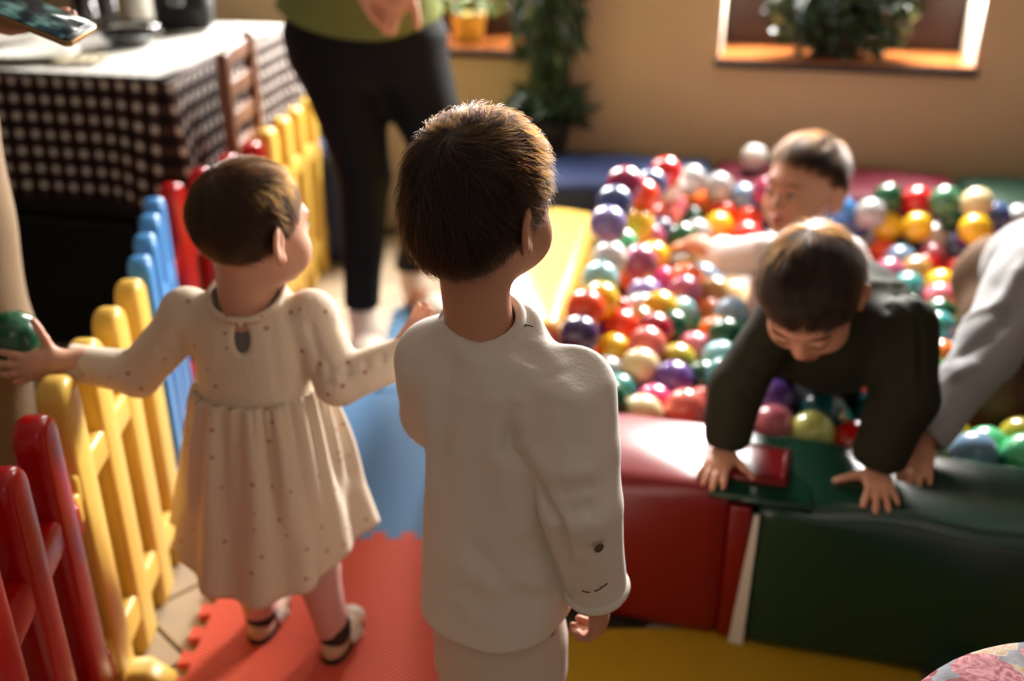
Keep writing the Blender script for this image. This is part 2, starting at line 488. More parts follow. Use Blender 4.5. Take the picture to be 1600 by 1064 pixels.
def floral():
    m = mat('floral_print', (170, 165, 170), 0.8, 0.2)
    nt, b = nodes(m); L = nt.links
    tc = N(nt, 'ShaderNodeTexCoord'); out = None
    nz = N(nt, 'ShaderNodeTexNoise', i_Scale=26.0, i_Detail=4.0); L.new(tc.outputs['Object'], nz.inputs['Vector'])
    r0 = N(nt, 'ShaderNodeValToRGB'); e = r0.color_ramp.elements
    e[0].position = 0.35; e[0].color = lin(70, 69, 76); e[1].position = 0.62; e[1].color = lin(118, 116, 121)
    L.new(nz.outputs['Fac'], r0.inputs[0])
    cur = r0.outputs[0]
    warp = N(nt, 'ShaderNodeVectorMath', operation='SCALE'); warp.inputs['Scale'].default_value = 0.018
    n2 = N(nt, 'ShaderNodeTexNoise', i_Scale=40.0); L.new(tc.outputs['Object'], n2.inputs['Vector']); L.new(n2.outputs['Color'], warp.inputs[0])
    wv = N(nt, 'ShaderNodeVectorMath', operation='ADD'); L.new(tc.outputs['Object'], wv.inputs[0]); L.new(warp.outputs[0], wv.inputs[1])
    for sc, off, th, c1, c2 in ((20, 5.3, 0.38, (84, 22, 24), (110, 40, 38)), (16, 1.9, 0.42, (146, 138, 126), (134, 104, 74)),
                                (13, 2.37, 0.40, (150, 98, 102), (104, 36, 46))):
        ad = N(nt, 'ShaderNodeVectorMath', operation='ADD'); ad.inputs[1].default_value = (off, off * .7, off * .3); L.new(wv.outputs[0], ad.inputs[0])
        v = N(nt, 'ShaderNodeTexVoronoi', i_Scale=float(sc)); v.inputs['Randomness'].default_value = 0.8; L.new(ad.outputs[0], v.inputs['Vector'])
        pet = N(nt, 'ShaderNodeTexNoise', i_Scale=70.0 if sc < 12 else 45.0, i_Detail=2.0); pet.inputs['Distortion'].default_value = 3.0
        L.new(ad.outputs[0], pet.inputs['Vector'])
        mr = N(nt, 'ShaderNodeMapRange', i_1=0.38, i_2=0.62); L.new(pet.outputs['Fac'], mr.inputs[0])
        cm = N(nt, 'ShaderNodeMixRGB'); cm.inputs[1].default_value = lin(*c1); cm.inputs[2].default_value = lin(*c2); L.new(mr.outputs[0], cm.inputs[0])
        lt = N(nt, 'ShaderNodeMath', operation='LESS_THAN', i_1=th); L.new(v.outputs['Distance'], lt.inputs[0])
        mx = N(nt, 'ShaderNodeMixRGB'); L.new(lt.outputs[0], mx.inputs[0]); L.new(cur, mx.inputs[1]); L.new(cm.outputs[0], mx.inputs[2])
        cur = mx.outputs[0]
    L.new(cur, b.inputs['Base Color'])
    return m
M['floral'] = floral()

# ------------------------------------------------------------------ room shell
def struct(name, bm, m, smooth=False):
    o = obj_bm(name, bm, m, None, smooth); o['kind'] = 'structure'; return o
bm = bmesh.new(); add_box(bm, (0, 1.2, -0.03), (7.2, 6.4, 0.04)); floor = struct('floor', bm, M['subfloor'])
pl_rot = Matrix.Rotation(math.radians(45), 3, 'Z')
rng = random.Random(4)
plank_me = None
for i in range(-13, 15):
    for j in range(-3, 4):
        c = pl_rot @ Vector((j * 1.0 + (0.5 if i % 2 else 0) + 0.4, i * 0.165, 0)) + Vector((-0.3, 1.9, 0))
        if not (-1.9 < c.x < 0.9 and 0.3 < c.y < 3.7) or (c.x > 0.35 and c.y > 1.4): continue
        if plank_me is None:
            b2 = bmesh.new(); add_box(b2, (0, 0, 0), (0.994, 0.159, 0.014), pl_rot, 0.002, 1)
            o = obj_bm('plank', b2, M['plank'], floor); plank_me = o.data
        else:
            o = bpy.data.objects.new('plank', plank_me); link(o, floor)
        o.location = (c.x, c.y, -0.0075 - rng.random() * 0.0008)
bm = bmesh.new()
ss = [-3.4] + [q for w in WINDOWS for q in w[:2]] + [2.2]
def wall_box(bm, s0, s1, z0, z1, o0=0.0, o1=0.42):
    c = wall_pt((s0 + s1) / 2, (o0 + o1) / 2, (z0 + z1) / 2)
    add_box(bm, c, (s1 - s0, o1 - o0, z1 - z0), Matrix.Rotation(WALL_A, 3, 'Z'))
zt = 2.6
wall_box(bm, ss[0], ss[1], 0, zt); wall_box(bm, ss[2], ss[3], 0, zt); wall_box(bm, ss[4], ss[5], 0, zt)
for s0, s1, z0, z1 in WINDOWS:
    wall_box(bm, s0, s1, 0, z0 - 0.025); wall_box(bm, s0, s1, z1, zt)
struct('wall_back', bm, M['wall'])
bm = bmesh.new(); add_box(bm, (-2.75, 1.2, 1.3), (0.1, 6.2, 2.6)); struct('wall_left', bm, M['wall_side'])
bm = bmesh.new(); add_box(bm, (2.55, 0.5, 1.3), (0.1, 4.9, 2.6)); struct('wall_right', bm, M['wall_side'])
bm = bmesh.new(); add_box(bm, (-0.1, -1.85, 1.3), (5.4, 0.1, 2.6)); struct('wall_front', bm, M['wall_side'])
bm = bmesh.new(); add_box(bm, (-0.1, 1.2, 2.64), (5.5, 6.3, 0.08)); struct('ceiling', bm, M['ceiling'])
RW = Matrix.Rotation(WALL_A, 3, 'Z')
for k, (s0, s1, z0, z1) in enumerate(WINDOWS):
    w = bpy.data.objects.new('window_%d' % (k + 1), None); COL.objects.link(w); w['kind'] = 'structure'
    w.location = wall_pt((s0 + s1) / 2, 0.27, z0)
    bm = bmesh.new()                                   # reveals painted white
    for s in (s0, s1): add_box(bm, wall_pt(s + (0.003 if s == s0 else -0.003), 0.14, (z0 + z1) / 2), (0.006, 0.275, z1 - z0), RW)
    add_box(bm, wall_pt((s0 + s1) / 2, 0.14, z1 - 0.003), (s1 - s0, 0.275, 0.006), RW)
    obj_bm('reveal', bm, M['reveal'], w, world_space=True)
    bm = bmesh.new(); add_box(bm, wall_pt((s0 + s1) / 2, 0.125, z0 - 0.006), (s1 - s0 - 0.002, 0.30, 0.018), RW, 0.003, 1)
    sill = obj_bm('sill', bm, M['sill'], w, world_space=True)
    bm = bmesh.new(); add_box(bm, wall_pt((s0 + s1) / 2, -0.016, z0 - 0.016), (s1 - s0 + 0.012, 0.03, 0.026), RW, 0.004, 1)
    obj_bm('sill_nosing', bm, M['sill_edge'], w, world_space=True)
    bm = bmesh.new()
    fw = 0.055; mid = (s0 + s1) / 2
    add_box(bm, wall_pt(mid, 0.29, z0 + 0.095), (s1 - s0, 0.05, 0.19), RW, 0.006, 1)
    add_box(bm, wall_pt(mid, 0.29, z1 - 0.03), (s1 - s0, 0.05, 0.06), RW, 0.006, 1)
    for s in (s0 + fw / 2, mid, s1 - fw / 2): add_box(bm, wall_pt(s, 0.29, (z0 + z1) / 2), (fw, 0.046, z1 - z0 - 0.05), RW, 0.006, 1)
    obj_bm('window_frame', bm, M['frame'], w, world_space=True)
    for a, b_ in ((s0 + fw, mid - fw / 2), (mid + fw / 2, s1 - fw)):
        bm = bmesh.new(); add_box(bm, wall_pt((a + b_) / 2, 0.30, (z0 + z1) / 2 + 0.065), (b_ - a, 0.004, z1 - z0 - 0.23), RW)
        obj_bm('pane', bm, M['pane'], w, world_space=True)

# ------------------------------------------------------------------ foam play mats
def foam_tile(name, x0, y0, x1, y1, m, label, teeth, top=0.012):
    """teeth: sides with tabs sticking out ('l','r','f','b')"""
    def edge(ax, ay, bx, by, out):
        pts = []; n = 10; L = math.hypot(bx - ax, by - ay); ux, uy = (bx - ax) / L, (by - ay) / L; nx, ny = uy, -ux
        for i in range(n):
            c = (i + 0.5) * L / n; q = L / n
            if out: prof = [(-0.20, 0), (-0.27, 0.022), (0.27, 0.022), (0.20, 0)]
            else: prof = []
            pts += [(ax + ux * (c + a * q) + nx * d, ay + uy * (c + a * q) + ny * d) for a, d in prof]
        return [(ax, ay)] + pts
    o = edge(x0, y0, x1, y0, 'f' in teeth) + edge(x1, y0, x1, y1, 'r' in teeth) + edge(x1, y1, x0, y1, 'b' in teeth) + edge(x0, y1, x0, y0, 'l' in teeth)
    cx, cy = (x0 + x1) / 2, (y0 + y1) / 2
    bm = bmesh.new(); f = bm.faces.new([bm.verts.new((x - cx, y - cy, 0)) for x, y in o])
    r = bmesh.ops.extrude_face_region(bm, geom=[f])
    bmesh.ops.translate(bm, verts=[g for g in r['geom'] if isinstance(g, bmesh.types.BMVert)], vec=(0, 0, top))
    bmesh.ops.recalc_face_normals(bm, faces=bm.faces)
    ob = obj_bm(name, bm, m, None, loc=(cx, cy, 0)); tag(ob, label, 'play mat', 'interlocking foam floor tiles')
foam_tile('foam_mat', -0.535, 1.02, 0.065, 1.62, M['coral_foam'], 'coral red foam floor tile with toothed edge under the girl in shoes', 'lb')
foam_tile('foam_mat', -0.535, 1.622, 0.02, 2.24, M['blue_foam'], 'pale blue foam floor tile beyond the coral tile, nearest the girl\'s skirt', 'l', 0.0112)
foam_tile('foam_mat', -0.335, 2.245, -0.02, 2.80, M['blue_foam'], 'pale blue foam floor tile by the yellow padded block, behind the boy in cream', 'lb')
foam_tile('foam_mat', 0.07, 0.78, 0.67, 1.36, M['yellow_foam'], 'yellow foam floor tile along the foot of the red and green padded blocks', '')
foam_tile('foam_mat', 0.675, 0.62, 1.27, 1.14, M['yellow_foam'], 'yellow foam floor tile in the dark at the foot of the green padded block', '')

# ------------------------------------------------------------------ ball pit walls: padded vinyl blocks
def padded(name, quad, z0, z1, m, label, bulge=0.012, rad=0.022, n=14, seed=0, seams=True):
    """quad: four floor corners anticlockwise; rounded, slightly puffed box with piping"""
    q = [np.array(p, float) for p in quad]; c = sum(q) / 4
    bm = bmesh.new(); bmesh.ops.create_cube(bm, size=2.0)
    bmesh.ops.subdivide_edges(bm, edges=bm.edges[:], cuts=n, use_grid_fill=True)
    W = (np.linalg.norm(q[1] - q[0]) + np.linalg.norm(q[2] - q[3])) / 4; D = (np.linalg.norm(q[3] - q[0]) + np.linalg.norm(q[2] - q[1])) / 4; Hh = (z1 - z0) / 2
    ph = random.Random(seed); w = [(ph.uniform(5, 14), ph.uniform(5, 14), ph.uniform(0, 6)) for _ in range(5)]
    for v in bm.verts:
        a, b, d = v.co
        # pull grid lines towards the edges, then round
        a, b, d = [math.copysign(abs(t) ** 0.62, t) for t in (a, b, d)]
        p = np.array((a * W, b * D, d * Hh)); lim = np.array((W, D, Hh)) - rad
        core = np.clip(p, -lim, lim); off = p - core; ln = np.linalg.norm(off)
        if ln > 1e-9 : p = core + off / ln * min(rad, max(ln, 0) if np.count_nonzero(np.abs(off) > 1e-9) == 1 else rad)
        puff = bulge * np.array((math.copysign((1 - b * b) * (1 - d * d), a) * (abs(a) > .93), math.copysign((1 - a * a) * (1 - d * d), b) * (abs(b) > .93),
                                 math.copysign((1 - b * b) * (1 - a ** 4), d) * (abs(d) > .93)))
        wob = sum(math.sin(x * p[0] * 2 + y * p[1] * 2 + z) for x, y, z in w) * 0.0011
        if d > .93: puff[2] += wob * 1.6
        if abs(b) > .93: puff[1] += wob
        p = p + puff
        s, t = (p[0] / W + 1) / 2, (p[1] / D + 1) / 2
        xy = (q[0] * (1 - s) + q[1] * s) * (1 - t) + (q[3] * (1 - s) + q[2] * s) * t
        v.co = (xy[0] - c[0], xy[1] - c[1], p[2] + Hh)
    o = obj_bm(name, bm, m, None, True, loc=(c[0], c[1], z0)); tag(o, label, 'padded block', 'soft blocks walling the ball pit')
    if seams:
        bm = bmesh.new(); zz = z1 - z0 - rad * 1.0
        k = [((p - c) * (1 - 0.004 / max(np.linalg.norm(p - c), .01))) for p in q]
        pts = []
        for i in range(4):
            a, b = k[i], k[(i + 1) % 4]
            for t in np.linspace(0.04, 0.96, 9):
                pts.append((*(a + (b - a) * t), zz + 0.002 * math.sin(t * 17 + i)))
        add_tube(bm, pts, 0.0035, 6, closed=True); obj_bm('piping', bm, m, o, True)
    return o
ZB = 0.30
# front wall line: outer foot (0.153,1.391)-(0.761,1.214)
FA = np.array((0.153, 1.391)); FD = np.array((0.761, 1.214)) - FA; FD /= np.linalg.norm(FD); FN = np.array((-FD[1], FD[0]))
def fr(s, t): return tuple(FA + FD * s + FN * t)
red_block = padded('padded_block', [fr(-0.20, 0), fr(0.205, 0), fr(0.205, 0.245), fr(-0.20, 0.245)], 0.012, ZB, M['red_vinyl'],
                   'red padded vinyl block at the front of the ball pit, beside the green one', seed=3, seams=False)
green_block = padded('padded_block', [fr(0.248, 0), fr(1.32, 0.02), fr(1.32, 0.25), fr(0.248, 0.235)], 0.012, ZB, M['green_vinyl'],
                     'long green padded vinyl block at the front of the ball pit under several hands', seed=5, bulge=0.016, n=22, seams=False)
# red side flap, white lining strip and the overlapping top corner
bm = bmesh.new(); add_box(bm, (*fr(0.222, 0.012), 0.15), (0.036, 0.018, 0.266), Matrix.Rotation(math.atan2(FD[1], FD[0]), 3, 'Z'), 0.006, 2)
obj_bm('side_flap', bm, M['red_vinyl'], red_block, True, world_space=True)
bm = bmesh.new(); a0 = Vector((*fr(0.246, -0.002), 0.272)); a1 = Vector((*fr(0.236, -0.004), 0.014))
for (p, w) in ((a0, .009), (a1, .022)): pass
v = [bm.verts.new(x) for x in (a1 - Vector((*FD, 0)) * .010, a1 + Vector((*FD, 0)) * .014, a0 + Vector((*FD, 0)) * .006, a0 - Vector((*FD, 0)) * .003)]
f = bm.faces.new(v); r = bmesh.ops.extrude_face_region(bm, geom=[f])
bmesh.ops.translate(bm, verts=[g for g in r['geom'] if isinstance(g, bmesh.types.BMVert)], vec=(*(FN * 0.012), 0))
bmesh.ops.recalc_face_normals(bm, faces=bm.faces)
obj_bm('white_lining', bm, M['white_tape'], green_block, world_space=True)
def flap(name, pts, z, th, m, parent, bev=0.006):
    bm = bmesh.new(); f = bm.faces.new([bm.verts.new((x, y, z)) for x, y in pts]); r = bmesh.ops.extrude_face_region(bm, geom=[f])
    up = [g for g in r['geom'] if isinstance(g, bmesh.types.BMVert)]
    bmesh.ops.translate(bm, verts=up, vec=(0, 0, th)); bmesh.ops.recalc_face_normals(bm, faces=bm.faces)
    es = [e for e in bm.edges if e.verts[0].co.z > z + th / 2 and e.verts[1].co.z > z + th / 2]
    bmesh.ops.bevel(bm, geom=es, offset=bev, segments=3, affect='EDGES', profile=0.5)
    return obj_bm(name, bm, m, parent, True, world_space=True)
flap('green_flap', [fr(0.17, 0.0), fr(0.33, 0.0), fr(0.33, 0.20), fr(0.19, 0.22)], ZB - 0.004, 0.010, M['green_vinyl'], green_block)
flap('red_flap', [fr(0.15, 0.05), fr(0.288, 0.045), fr(0.292, 0.155), fr(0.15, 0.165)], ZB + 0.004, 0.011, M['red_vinyl'], red_block)
bm = bmesh.new(); pk = [fr(0.20, 0.056), fr(0.281, 0.052), fr(0.284, 0.148), fr(0.20, 0.156)]
add_tube(bm, [(*p, ZB + 0.0155) for p in pk], 0.003, 6, closed=True); obj_bm('flap_seam', bm, M['red_vinyl'], red_block, True, world_space=True)
corner_red = padded('padded_block', [(-0.135, 1.53), (-0.047, 1.465), (0.100, 1.985), (-0.165, 2.02)], 0.012, ZB, M['red_vinyl'], 'red padded corner block behind the boy in the cream top', seed=8)
padded('padded_block', [(-0.165, 2.032), (0.102, 1.998), (0.250, 2.855), (-0.05, 2.89)], 0.012, ZB, M['yellow_vinyl'], 'yellow padded vinyl block forming the side of the ball pit', seed=9)
padded('padded_block', [(-0.05, 2.96), (0.59, 2.87), (0.655, 3.21), (-0.03, 3.38)], 0.012, 0.36, M['blue_vinyl'], 'dark blue padded block at the far corner of the ball pit below the plant', seed=10, rad=0.03)
padded('padded_block', [(0.61, 2.845), (1.30, 2.68), (1.37, 3.04), (0.67, 3.21)], 0.012, 0.36, M['crimson_vinyl'], 'crimson padded block against the wall at the back of the ball pit', seed=11, rad=0.03)
padded('padded_block', [(1.31, 2.68), (2.2, 2.47), (2.28, 2.82), (1.38, 3.04)], 0.012, 0.36, M['dark_green_vinyl'], 'dark green padded block against the wall at the back of the ball pit', seed=12, rad=0.03)
padded('padded_block', [(1.32, 2.645), (1.5, 2.60), (1.5, 2.67), (1.32, 2.69)], 0.20, 0.345, M['crimson_vinyl'], 'narrow crimson flap lapping in front of the dark green block', seed=14, rad=0.02, n=6, seams=False)
padded('padded_block', [(-0.70, 3.20), (-0.535, 3.16), (-0.49, 3.34), (-0.65, 3.38)], 0.0, 0.40, M['blue_vinyl'], 'blue padded block standing behind the yellow fence panel and the black trouser leg', seed=15, rad=0.05)
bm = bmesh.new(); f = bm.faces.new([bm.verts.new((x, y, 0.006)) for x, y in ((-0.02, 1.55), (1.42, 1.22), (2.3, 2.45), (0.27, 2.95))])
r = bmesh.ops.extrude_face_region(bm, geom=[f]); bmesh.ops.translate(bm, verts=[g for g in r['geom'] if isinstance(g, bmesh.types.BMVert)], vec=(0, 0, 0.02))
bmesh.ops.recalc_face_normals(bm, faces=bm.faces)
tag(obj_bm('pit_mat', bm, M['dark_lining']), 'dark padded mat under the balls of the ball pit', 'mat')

# ------------------------------------------------------------------ play fence
def picket_outline(w, h):
    pts = [(-w / 2, 0.0), (w / 2, 0.0)]
    for k in range(9):
        a = math.pi * k / 8; pts.append((w / 2 * math.cos(a), h - w / 2 + w / 2 * math.sin(a)))
    return pts
def fence_panel(label, spots, m, feet=(), h=0.575, w=0.068, th=0.042):
    P = [Vector((x, y, 0)) for x, y in spots]; d = (P[-1] - P[0]).normalized(); ang = math.atan2(d.y, d.x)
    root = empty('fence_panel', (P[0] + P[-1]) / 2, label, 'fence', 'plastic picket fence panels', rz=ang)
    me = None; x0 = None
    xs = [(p - root.location).dot(d) for p in P]
    for x in xs:
        if me is None:
            o = obj_bm('picket', slab(picket_outline(w, h), th, 0.012, 3), m, root, True); me = o.data
        else: o = link(bpy.data.objects.new('picket', me), root)
        o.location = (x, 0, 0.0)
    e0, e1 = xs[0] - w * 0.62, xs[-1] + w * 0.62
    for z0, z1 in ((0.066, 0.126), (0.385, 0.440)):
        bm = bmesh.new(); add_box(bm, ((e0 + e1) / 2, 0, (z0 + z1) / 2), (e1 - e0, th * 0.86, z1 - z0), None, 0.011, 3)
        obj_bm('rail', bm, m, root, True)
    for x in (e0, e1):
        for z in (0.095, 0.36):
            bm = bmesh.new(); add_lathe(bm, [(0.014, 0), (0.018, 0.004), (0.018, 0.046), (0.014, 0.05)], (x, 0, z), 12)
            obj_bm('knuckle', bm, m, root, True)
    for x in feet:
        bm = slab([(-0.085, 0.0), (0.085, 0.0), (0.085, 0.02), (0.05, 0.055), (-0.05, 0.055), (-0.085, 0.02)], 0.05, 0.01, 3)
        o = obj_bm('foot', bm, m, root, True); o.rotation_euler = (0, 0, math.pi / 2); o.location = (x, 0, 0)
    return root
fence_panel('dark red picket fence panel closest to the camera, before the yellow panel', [(-0.565, 0.73), (-0.58, 0.86), (-0.595, 0.985), (-0.613, 1.108)], M['red_plastic'])
fence_panel('yellow picket fence panel that the girl reaches over', [(-0.632, 1.222), (-0.640, 1.343), (-0.648, 1.464), (-0.656, 1.585)], M['yellow_plastic'], feet=(-0.18,))
fence_panel('light blue picket fence panel between a yellow and a red panel', [(-0.678, 1.703), (-0.710, 1.825), (-0.742, 1.947), (-0.770, 2.065)], M['blue_plastic'])
fence_panel('bright red picket fence panel in front of the gingham table corner', [(-0.768, 2.180), (-0.740, 2.305), (-0.708, 2.432), (-0.676, 2.557)], M['red_plastic'])
fence_panel('yellow picket fence panel beside the leg in black trousers', [(-0.672, 2.717), (-0.661, 2.855), (-0.650, 2.99), (-0.638, 3.125)], M['yellow_plastic'])

# ------------------------------------------------------------------ table with gingham cloth, and what stands on it
TZ = 0.76
TC = [np.array(p) for p in ((-2.3, 2.752), (-0.813, 2.387), (-0.722, 3.40), (-2.2, 3.70))]
troot = empty('dining_table', (-1.5, 3.05, 0), 'dining table under a brown and white gingham cloth beside the fence', 'table')
def inset(k, d=0.02):
    c = sum(TC) / 4; v = TC[k] - c; return TC[k] - v / np.linalg.norm(v) * d
bm = bmesh.new(); f = bm.faces.new([bm.verts.new((*inset(k), TZ - 0.034)) for k in range(4)]); r = bmesh.ops.extrude_face_region(bm, geom=[f])
bmesh.ops.translate(bm, verts=[g for g in r['geom'] if isinstance(g, bmesh.types.BMVert)], vec=(0, 0, 0.03)); bmesh.ops.recalc_face_normals(bm, faces=bm.faces)
obj_bm('tabletop', bm, M['chair_wood'], troot, world_space=True)
for k in range(4):
    p = inset(k, 0.16); bm = bmesh.new(); add_box(bm, (p[0], p[1], (TZ - 0.034) / 2), (0.05, 0.05, TZ - 0.034), None, 0.004, 1); obj_bm('leg', bm, M['chair_wood'], troot, world_space=True)
def tablecloth():
    bm = bmesh.new(); uvl = bm.loops.layers.uv.new('UVMap')
    per = []; cum = 0.0
    for k in range(4):
        a, b = TC[k], TC[(k + 1) % 4]; L = np.linalg.norm(b - a); n = max(8, int(L / 0.02))
        for i in range(n):
            per.append((a + (b - a) * i / n, cum + L * i / n, (b - a) / L, i / n, k))
        cum += L
    rows = [0, 0.006, 0.03, 0.07, 0.12, 0.17, 0.22, 0.265, 0.30]
    G = []
    for j, dz in enumerate(rows):
        ring = []
        for p, s, t, fr_, k in per:
            nrm = np.array((t[1], -t[0])); cnr = max(0, 1 - min(fr_, 1 - fr_) / 0.09)
            wv = (math.sin(s * 19) + 0.7 * math.sin(s * 31 + 1)) * 0.010 * (dz / 0.3) ** 0.8
            out = 0.004 + 0.06 * dz * (1 + 2.2 * cnr) + wv
            sag = 0.05 * cnr * (dz / 0.3)
            q = p + nrm * out
            ring.append(bm.verts.new((q[0], q[1], TZ - (0.002 if j == 0 else 0) - dz - sag)))
        G.append(ring)
    m = len(per)
    for j in range(len(rows) - 1):
        for i in range(m):
            i2 = (i + 1) % m
            f = bm.faces.new((G[j + 1][i], G[j + 1][i2], G[j][i2], G[j][i]))
            ss_ = (per[i][1], per[i2][1] if i2 else cum)
            for lp, (u, v) in zip(f.loops, ((ss_[0], -rows[j + 1]), (ss_[1], -rows[j + 1]), (ss_[1], -rows[j]), (ss_[0], -rows[j]))): lp[uvl].uv = (u + 2, v + 2)
    f = bm.faces.new(G[0])
    for lp in f.loops: lp[uvl].uv = (lp.vert.co.x + 5, lp.vert.co.y + 5)
    bm.faces.ensure_lookup_table()
    return obj_bm('tablecloth', bm, M['gingham'], None, True)
tc_o = tablecloth(); tag(tc_o, 'brown and white gingham tablecloth hanging over the table edge', 'tablecloth')
bm = bmesh.new()
TT = [np.array(p) for p in ((-2.2, 2.76), (-0.85, 2.425), (-0.735, 3.36), (-2.1, 3.62))]
f = bm.faces.new([bm.verts.new((*p, TZ + 0.001)) for p in TT]); r = bmesh.ops.extrude_face_region(bm, geom=[f])
bmesh.ops.translate(bm, verts=[g for g in r['geom'] if isinstance(g, bmesh.types.BMVert)], vec=(0, 0, 0.003)); bmesh.ops.recalc_face_normals(bm, faces=bm.faces)
tag(obj_bm('table_topper', bm, M['white_cloth']), 'white linen topper spread over the gingham tablecloth', 'tablecloth')
def lathe_thing(name, prof, loc, m, label, cat, group=None, seg=28):
    bm = bmesh.new(); add_lathe(bm, prof, (0, 0, 0), seg); o = obj_bm(name, bm, m, None, True, loc=loc); return tag(o, label, cat, group)
tz = TZ + 0.0045
def on_table(u, v, z=tz): return tuple(at_z(u, v, z))
plate_prof = [(0.05, 0), (0.055, 0.002), (0.10, 0.016), (0.115, 0.02), (0.113, 0.023), (0.09, 0.016), (0.05, 0.006), (0, 0.005)]
lathe_thing('plate', plate_prof, on_table(55, 92), M['porcelain'], 'white plate near the table edge below the phone', 'plate', 'plates on the table')
lathe_thing('plate', plate_prof, on_table(10, 70), M['porcelain'], 'white plate at the picture edge behind the one below the phone', 'plate', 'plates on the table')
lathe_thing('glass_bowl', [(0.035, 0), (0.05, 0.004), (0.075, 0.03), (0.085, 0.06), (0.082, 0.061), (0.07, 0.032), (0.045, 0.01), (0, 0.008)], on_table(205, 72), M['glass'], 'clear glass bowl in front of the black bag on the table', 'bowl')
lathe_thing('drinking_glass', [(0.028, 0), (0.03, 0.003), (0.036, 0.11), (0.034, 0.11), (0.028, 0.008), (0, 0.007)], on_table(172, 40), M['glass'], 'clear drinking glass standing behind the glass bowl', 'glass', 'glasses on the table')
lathe_thing('drinking_glass', [(0.028, 0), (0.03, 0.003), (0.036, 0.11), (0.034, 0.11), (0.028, 0.008), (0, 0.007)], on_table(140, 52), M['glass'], 'clear drinking glass nearest the tip of the phone', 'glass', 'glasses on the table')
lathe_thing('storage_jar', [(0.04, 0), (0.043, 0.004), (0.043, 0.10), (0.036, 0.115), (0.036, 0.13), (0.04, 0.132), (0.04, 0.15), (0, 0.152)], on_table(222, 32), M['porcelain'], 'white lidded jar between the drinking glasses and the black bag', 'jar')
b0 = on_table(292, 50)
bag = empty('black_bag', b0, 'black leather bag with a silver buckle standing on the white table', 'bag')
S = Sdf().add(ebox(Frame((0, 0, 0)), (0, 0.0, 0.075), (0.088, 0.05, 0.072), 0.035), 0.01).add(ebox(Frame(), (0, -0.012, 0.10), (0.082, 0.05, 0.05), 0.03), 0.01)
v_, q_ = S.mesh(0.006); v_ = wavy(v_, q_, 0.004, 40, 2); o = obj_np('bag_body', v_ + np.array(b0), q_, M['black_leather'], bag)
bm = bmesh.new(); add_tube(bm, [(-0.05, -0.01, 0.145), (-0.045, -0.02, 0.19), (0, -0.02, 0.205), (0.045, -0.02, 0.19), (0.05, -0.01, 0.145)], 0.007, 8); obj_bm('handle', bm, M['black_leather'], bag, True)
bm = bmesh.new(); add_tube(bm, [(-0.018, -0.066, 0.09), (0.018, -0.066, 0.09), (0.018, -0.064, 0.125), (-0.018, -0.064, 0.125)], 0.005, 8, closed=True); obj_bm('buckle', bm, M['steel'], bag, True)
bm = bmesh.new()
for i in range(7):
    for j in range(7): pass
nb = on_table(125, 98)
gr = [[bm.verts.new(((i - 3) * 0.022, (j - 3) * 0.018, 0.004 + 0.012 * abs(math.sin(i * 1.3 + j * 0.8)))) for j in range(7)] for i in range(7)]
for i in range(6):
    for j in range(6): bm.faces.new((gr[i][j], gr[i + 1][j], gr[i + 1][j + 1], gr[i][j + 1]))
r = bmesh.ops.solidify(bm, geom=bm.faces[:], thickness=0.002)
tag(obj_bm('napkin', bm, M['napkin'], None, True, loc=nb), 'crumpled pale napkin on the table edge right of the plate', 'napkin')

bench = empty('black_bench', (-1.55, 2.86, 0), 'black upholstered bench standing in the dark under the gingham table', 'bench')  # added bench form, its black stands in for the dark under the table
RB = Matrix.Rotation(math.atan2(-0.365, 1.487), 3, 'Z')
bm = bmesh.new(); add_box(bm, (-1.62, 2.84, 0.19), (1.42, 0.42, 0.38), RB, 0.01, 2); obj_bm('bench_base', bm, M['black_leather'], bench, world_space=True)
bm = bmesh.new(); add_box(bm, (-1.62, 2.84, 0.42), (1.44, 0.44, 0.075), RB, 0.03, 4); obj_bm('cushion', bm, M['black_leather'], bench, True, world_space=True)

# chair at the end of the table
chair = empty('dining_chair', (-0.90, 2.66, 0), 'brown slatted dining chair pushed in between the table end and the fence', 'chair')
for (x, y, h, nm) in ((-0.726, 2.56, 0.80, 'back_post'), (-0.718, 2.80, 0.82, 'back_post'), (-1.06, 2.54, 0.42, 'leg'), (-1.06, 2.80, 0.42, 'leg')):
    bm = bmesh.new(); add_box(bm, (x, y, h / 2), (0.03, 0.034, h), None, 0.005, 2); obj_bm(nm, bm, M['chair_wood'], chair, world_space=True)
for z in (0.785, 0.705, 0.625, 0.545):
    bm = bmesh.new(); add_box(bm, (-0.722, 2.68, z), (0.018, 0.21, 0.042), None, 0.004, 2); obj_bm('slat', bm, M['chair_wood'], chair, world_space=True)
bm = bmesh.new(); add_box(bm, (-0.90, 2.67, 0.43), (0.35, 0.32, 0.022), None, 0.008, 2); obj_bm('seat', bm, M['chair_wood'], chair, world_space=True)

# ------------------------------------------------------------------ plants
def leaf_cluster(pts_dirs, L, W, m, name, parent):
    bm = bmesh.new(); rg = random.Random(len(pts_dirs))
    for p, d in pts_dirs:
        d = Vector(d).normalized(); s = d.cross(Vector((rg.uniform(-1, 1), rg.uniform(-1, 1), rg.uniform(-1, 1)))).normalized(); nrm = s.cross(d)
        l = L * rg.uniform(0.7, 1.3); w = W * rg.uniform(0.7, 1.2); p = Vector(p)
        c = [p, p + d * l * .4 + s * w / 2 + nrm * l * .05, p + d * l - nrm * l * .12, p + d * l * .4 - s * w / 2 + nrm * l * .05, p + d * l * .45 + nrm * l * .09]
        v = [bm.verts.new(q) for q in c]
        for a, b in ((0, 1), (1, 2), (2, 3), (3, 0)): bm.faces.new((v[a], v[b], v[4]))
    return obj_bm(name, bm, m, parent, True, world_space=True, kind='stuff')
rg = random.Random(11)
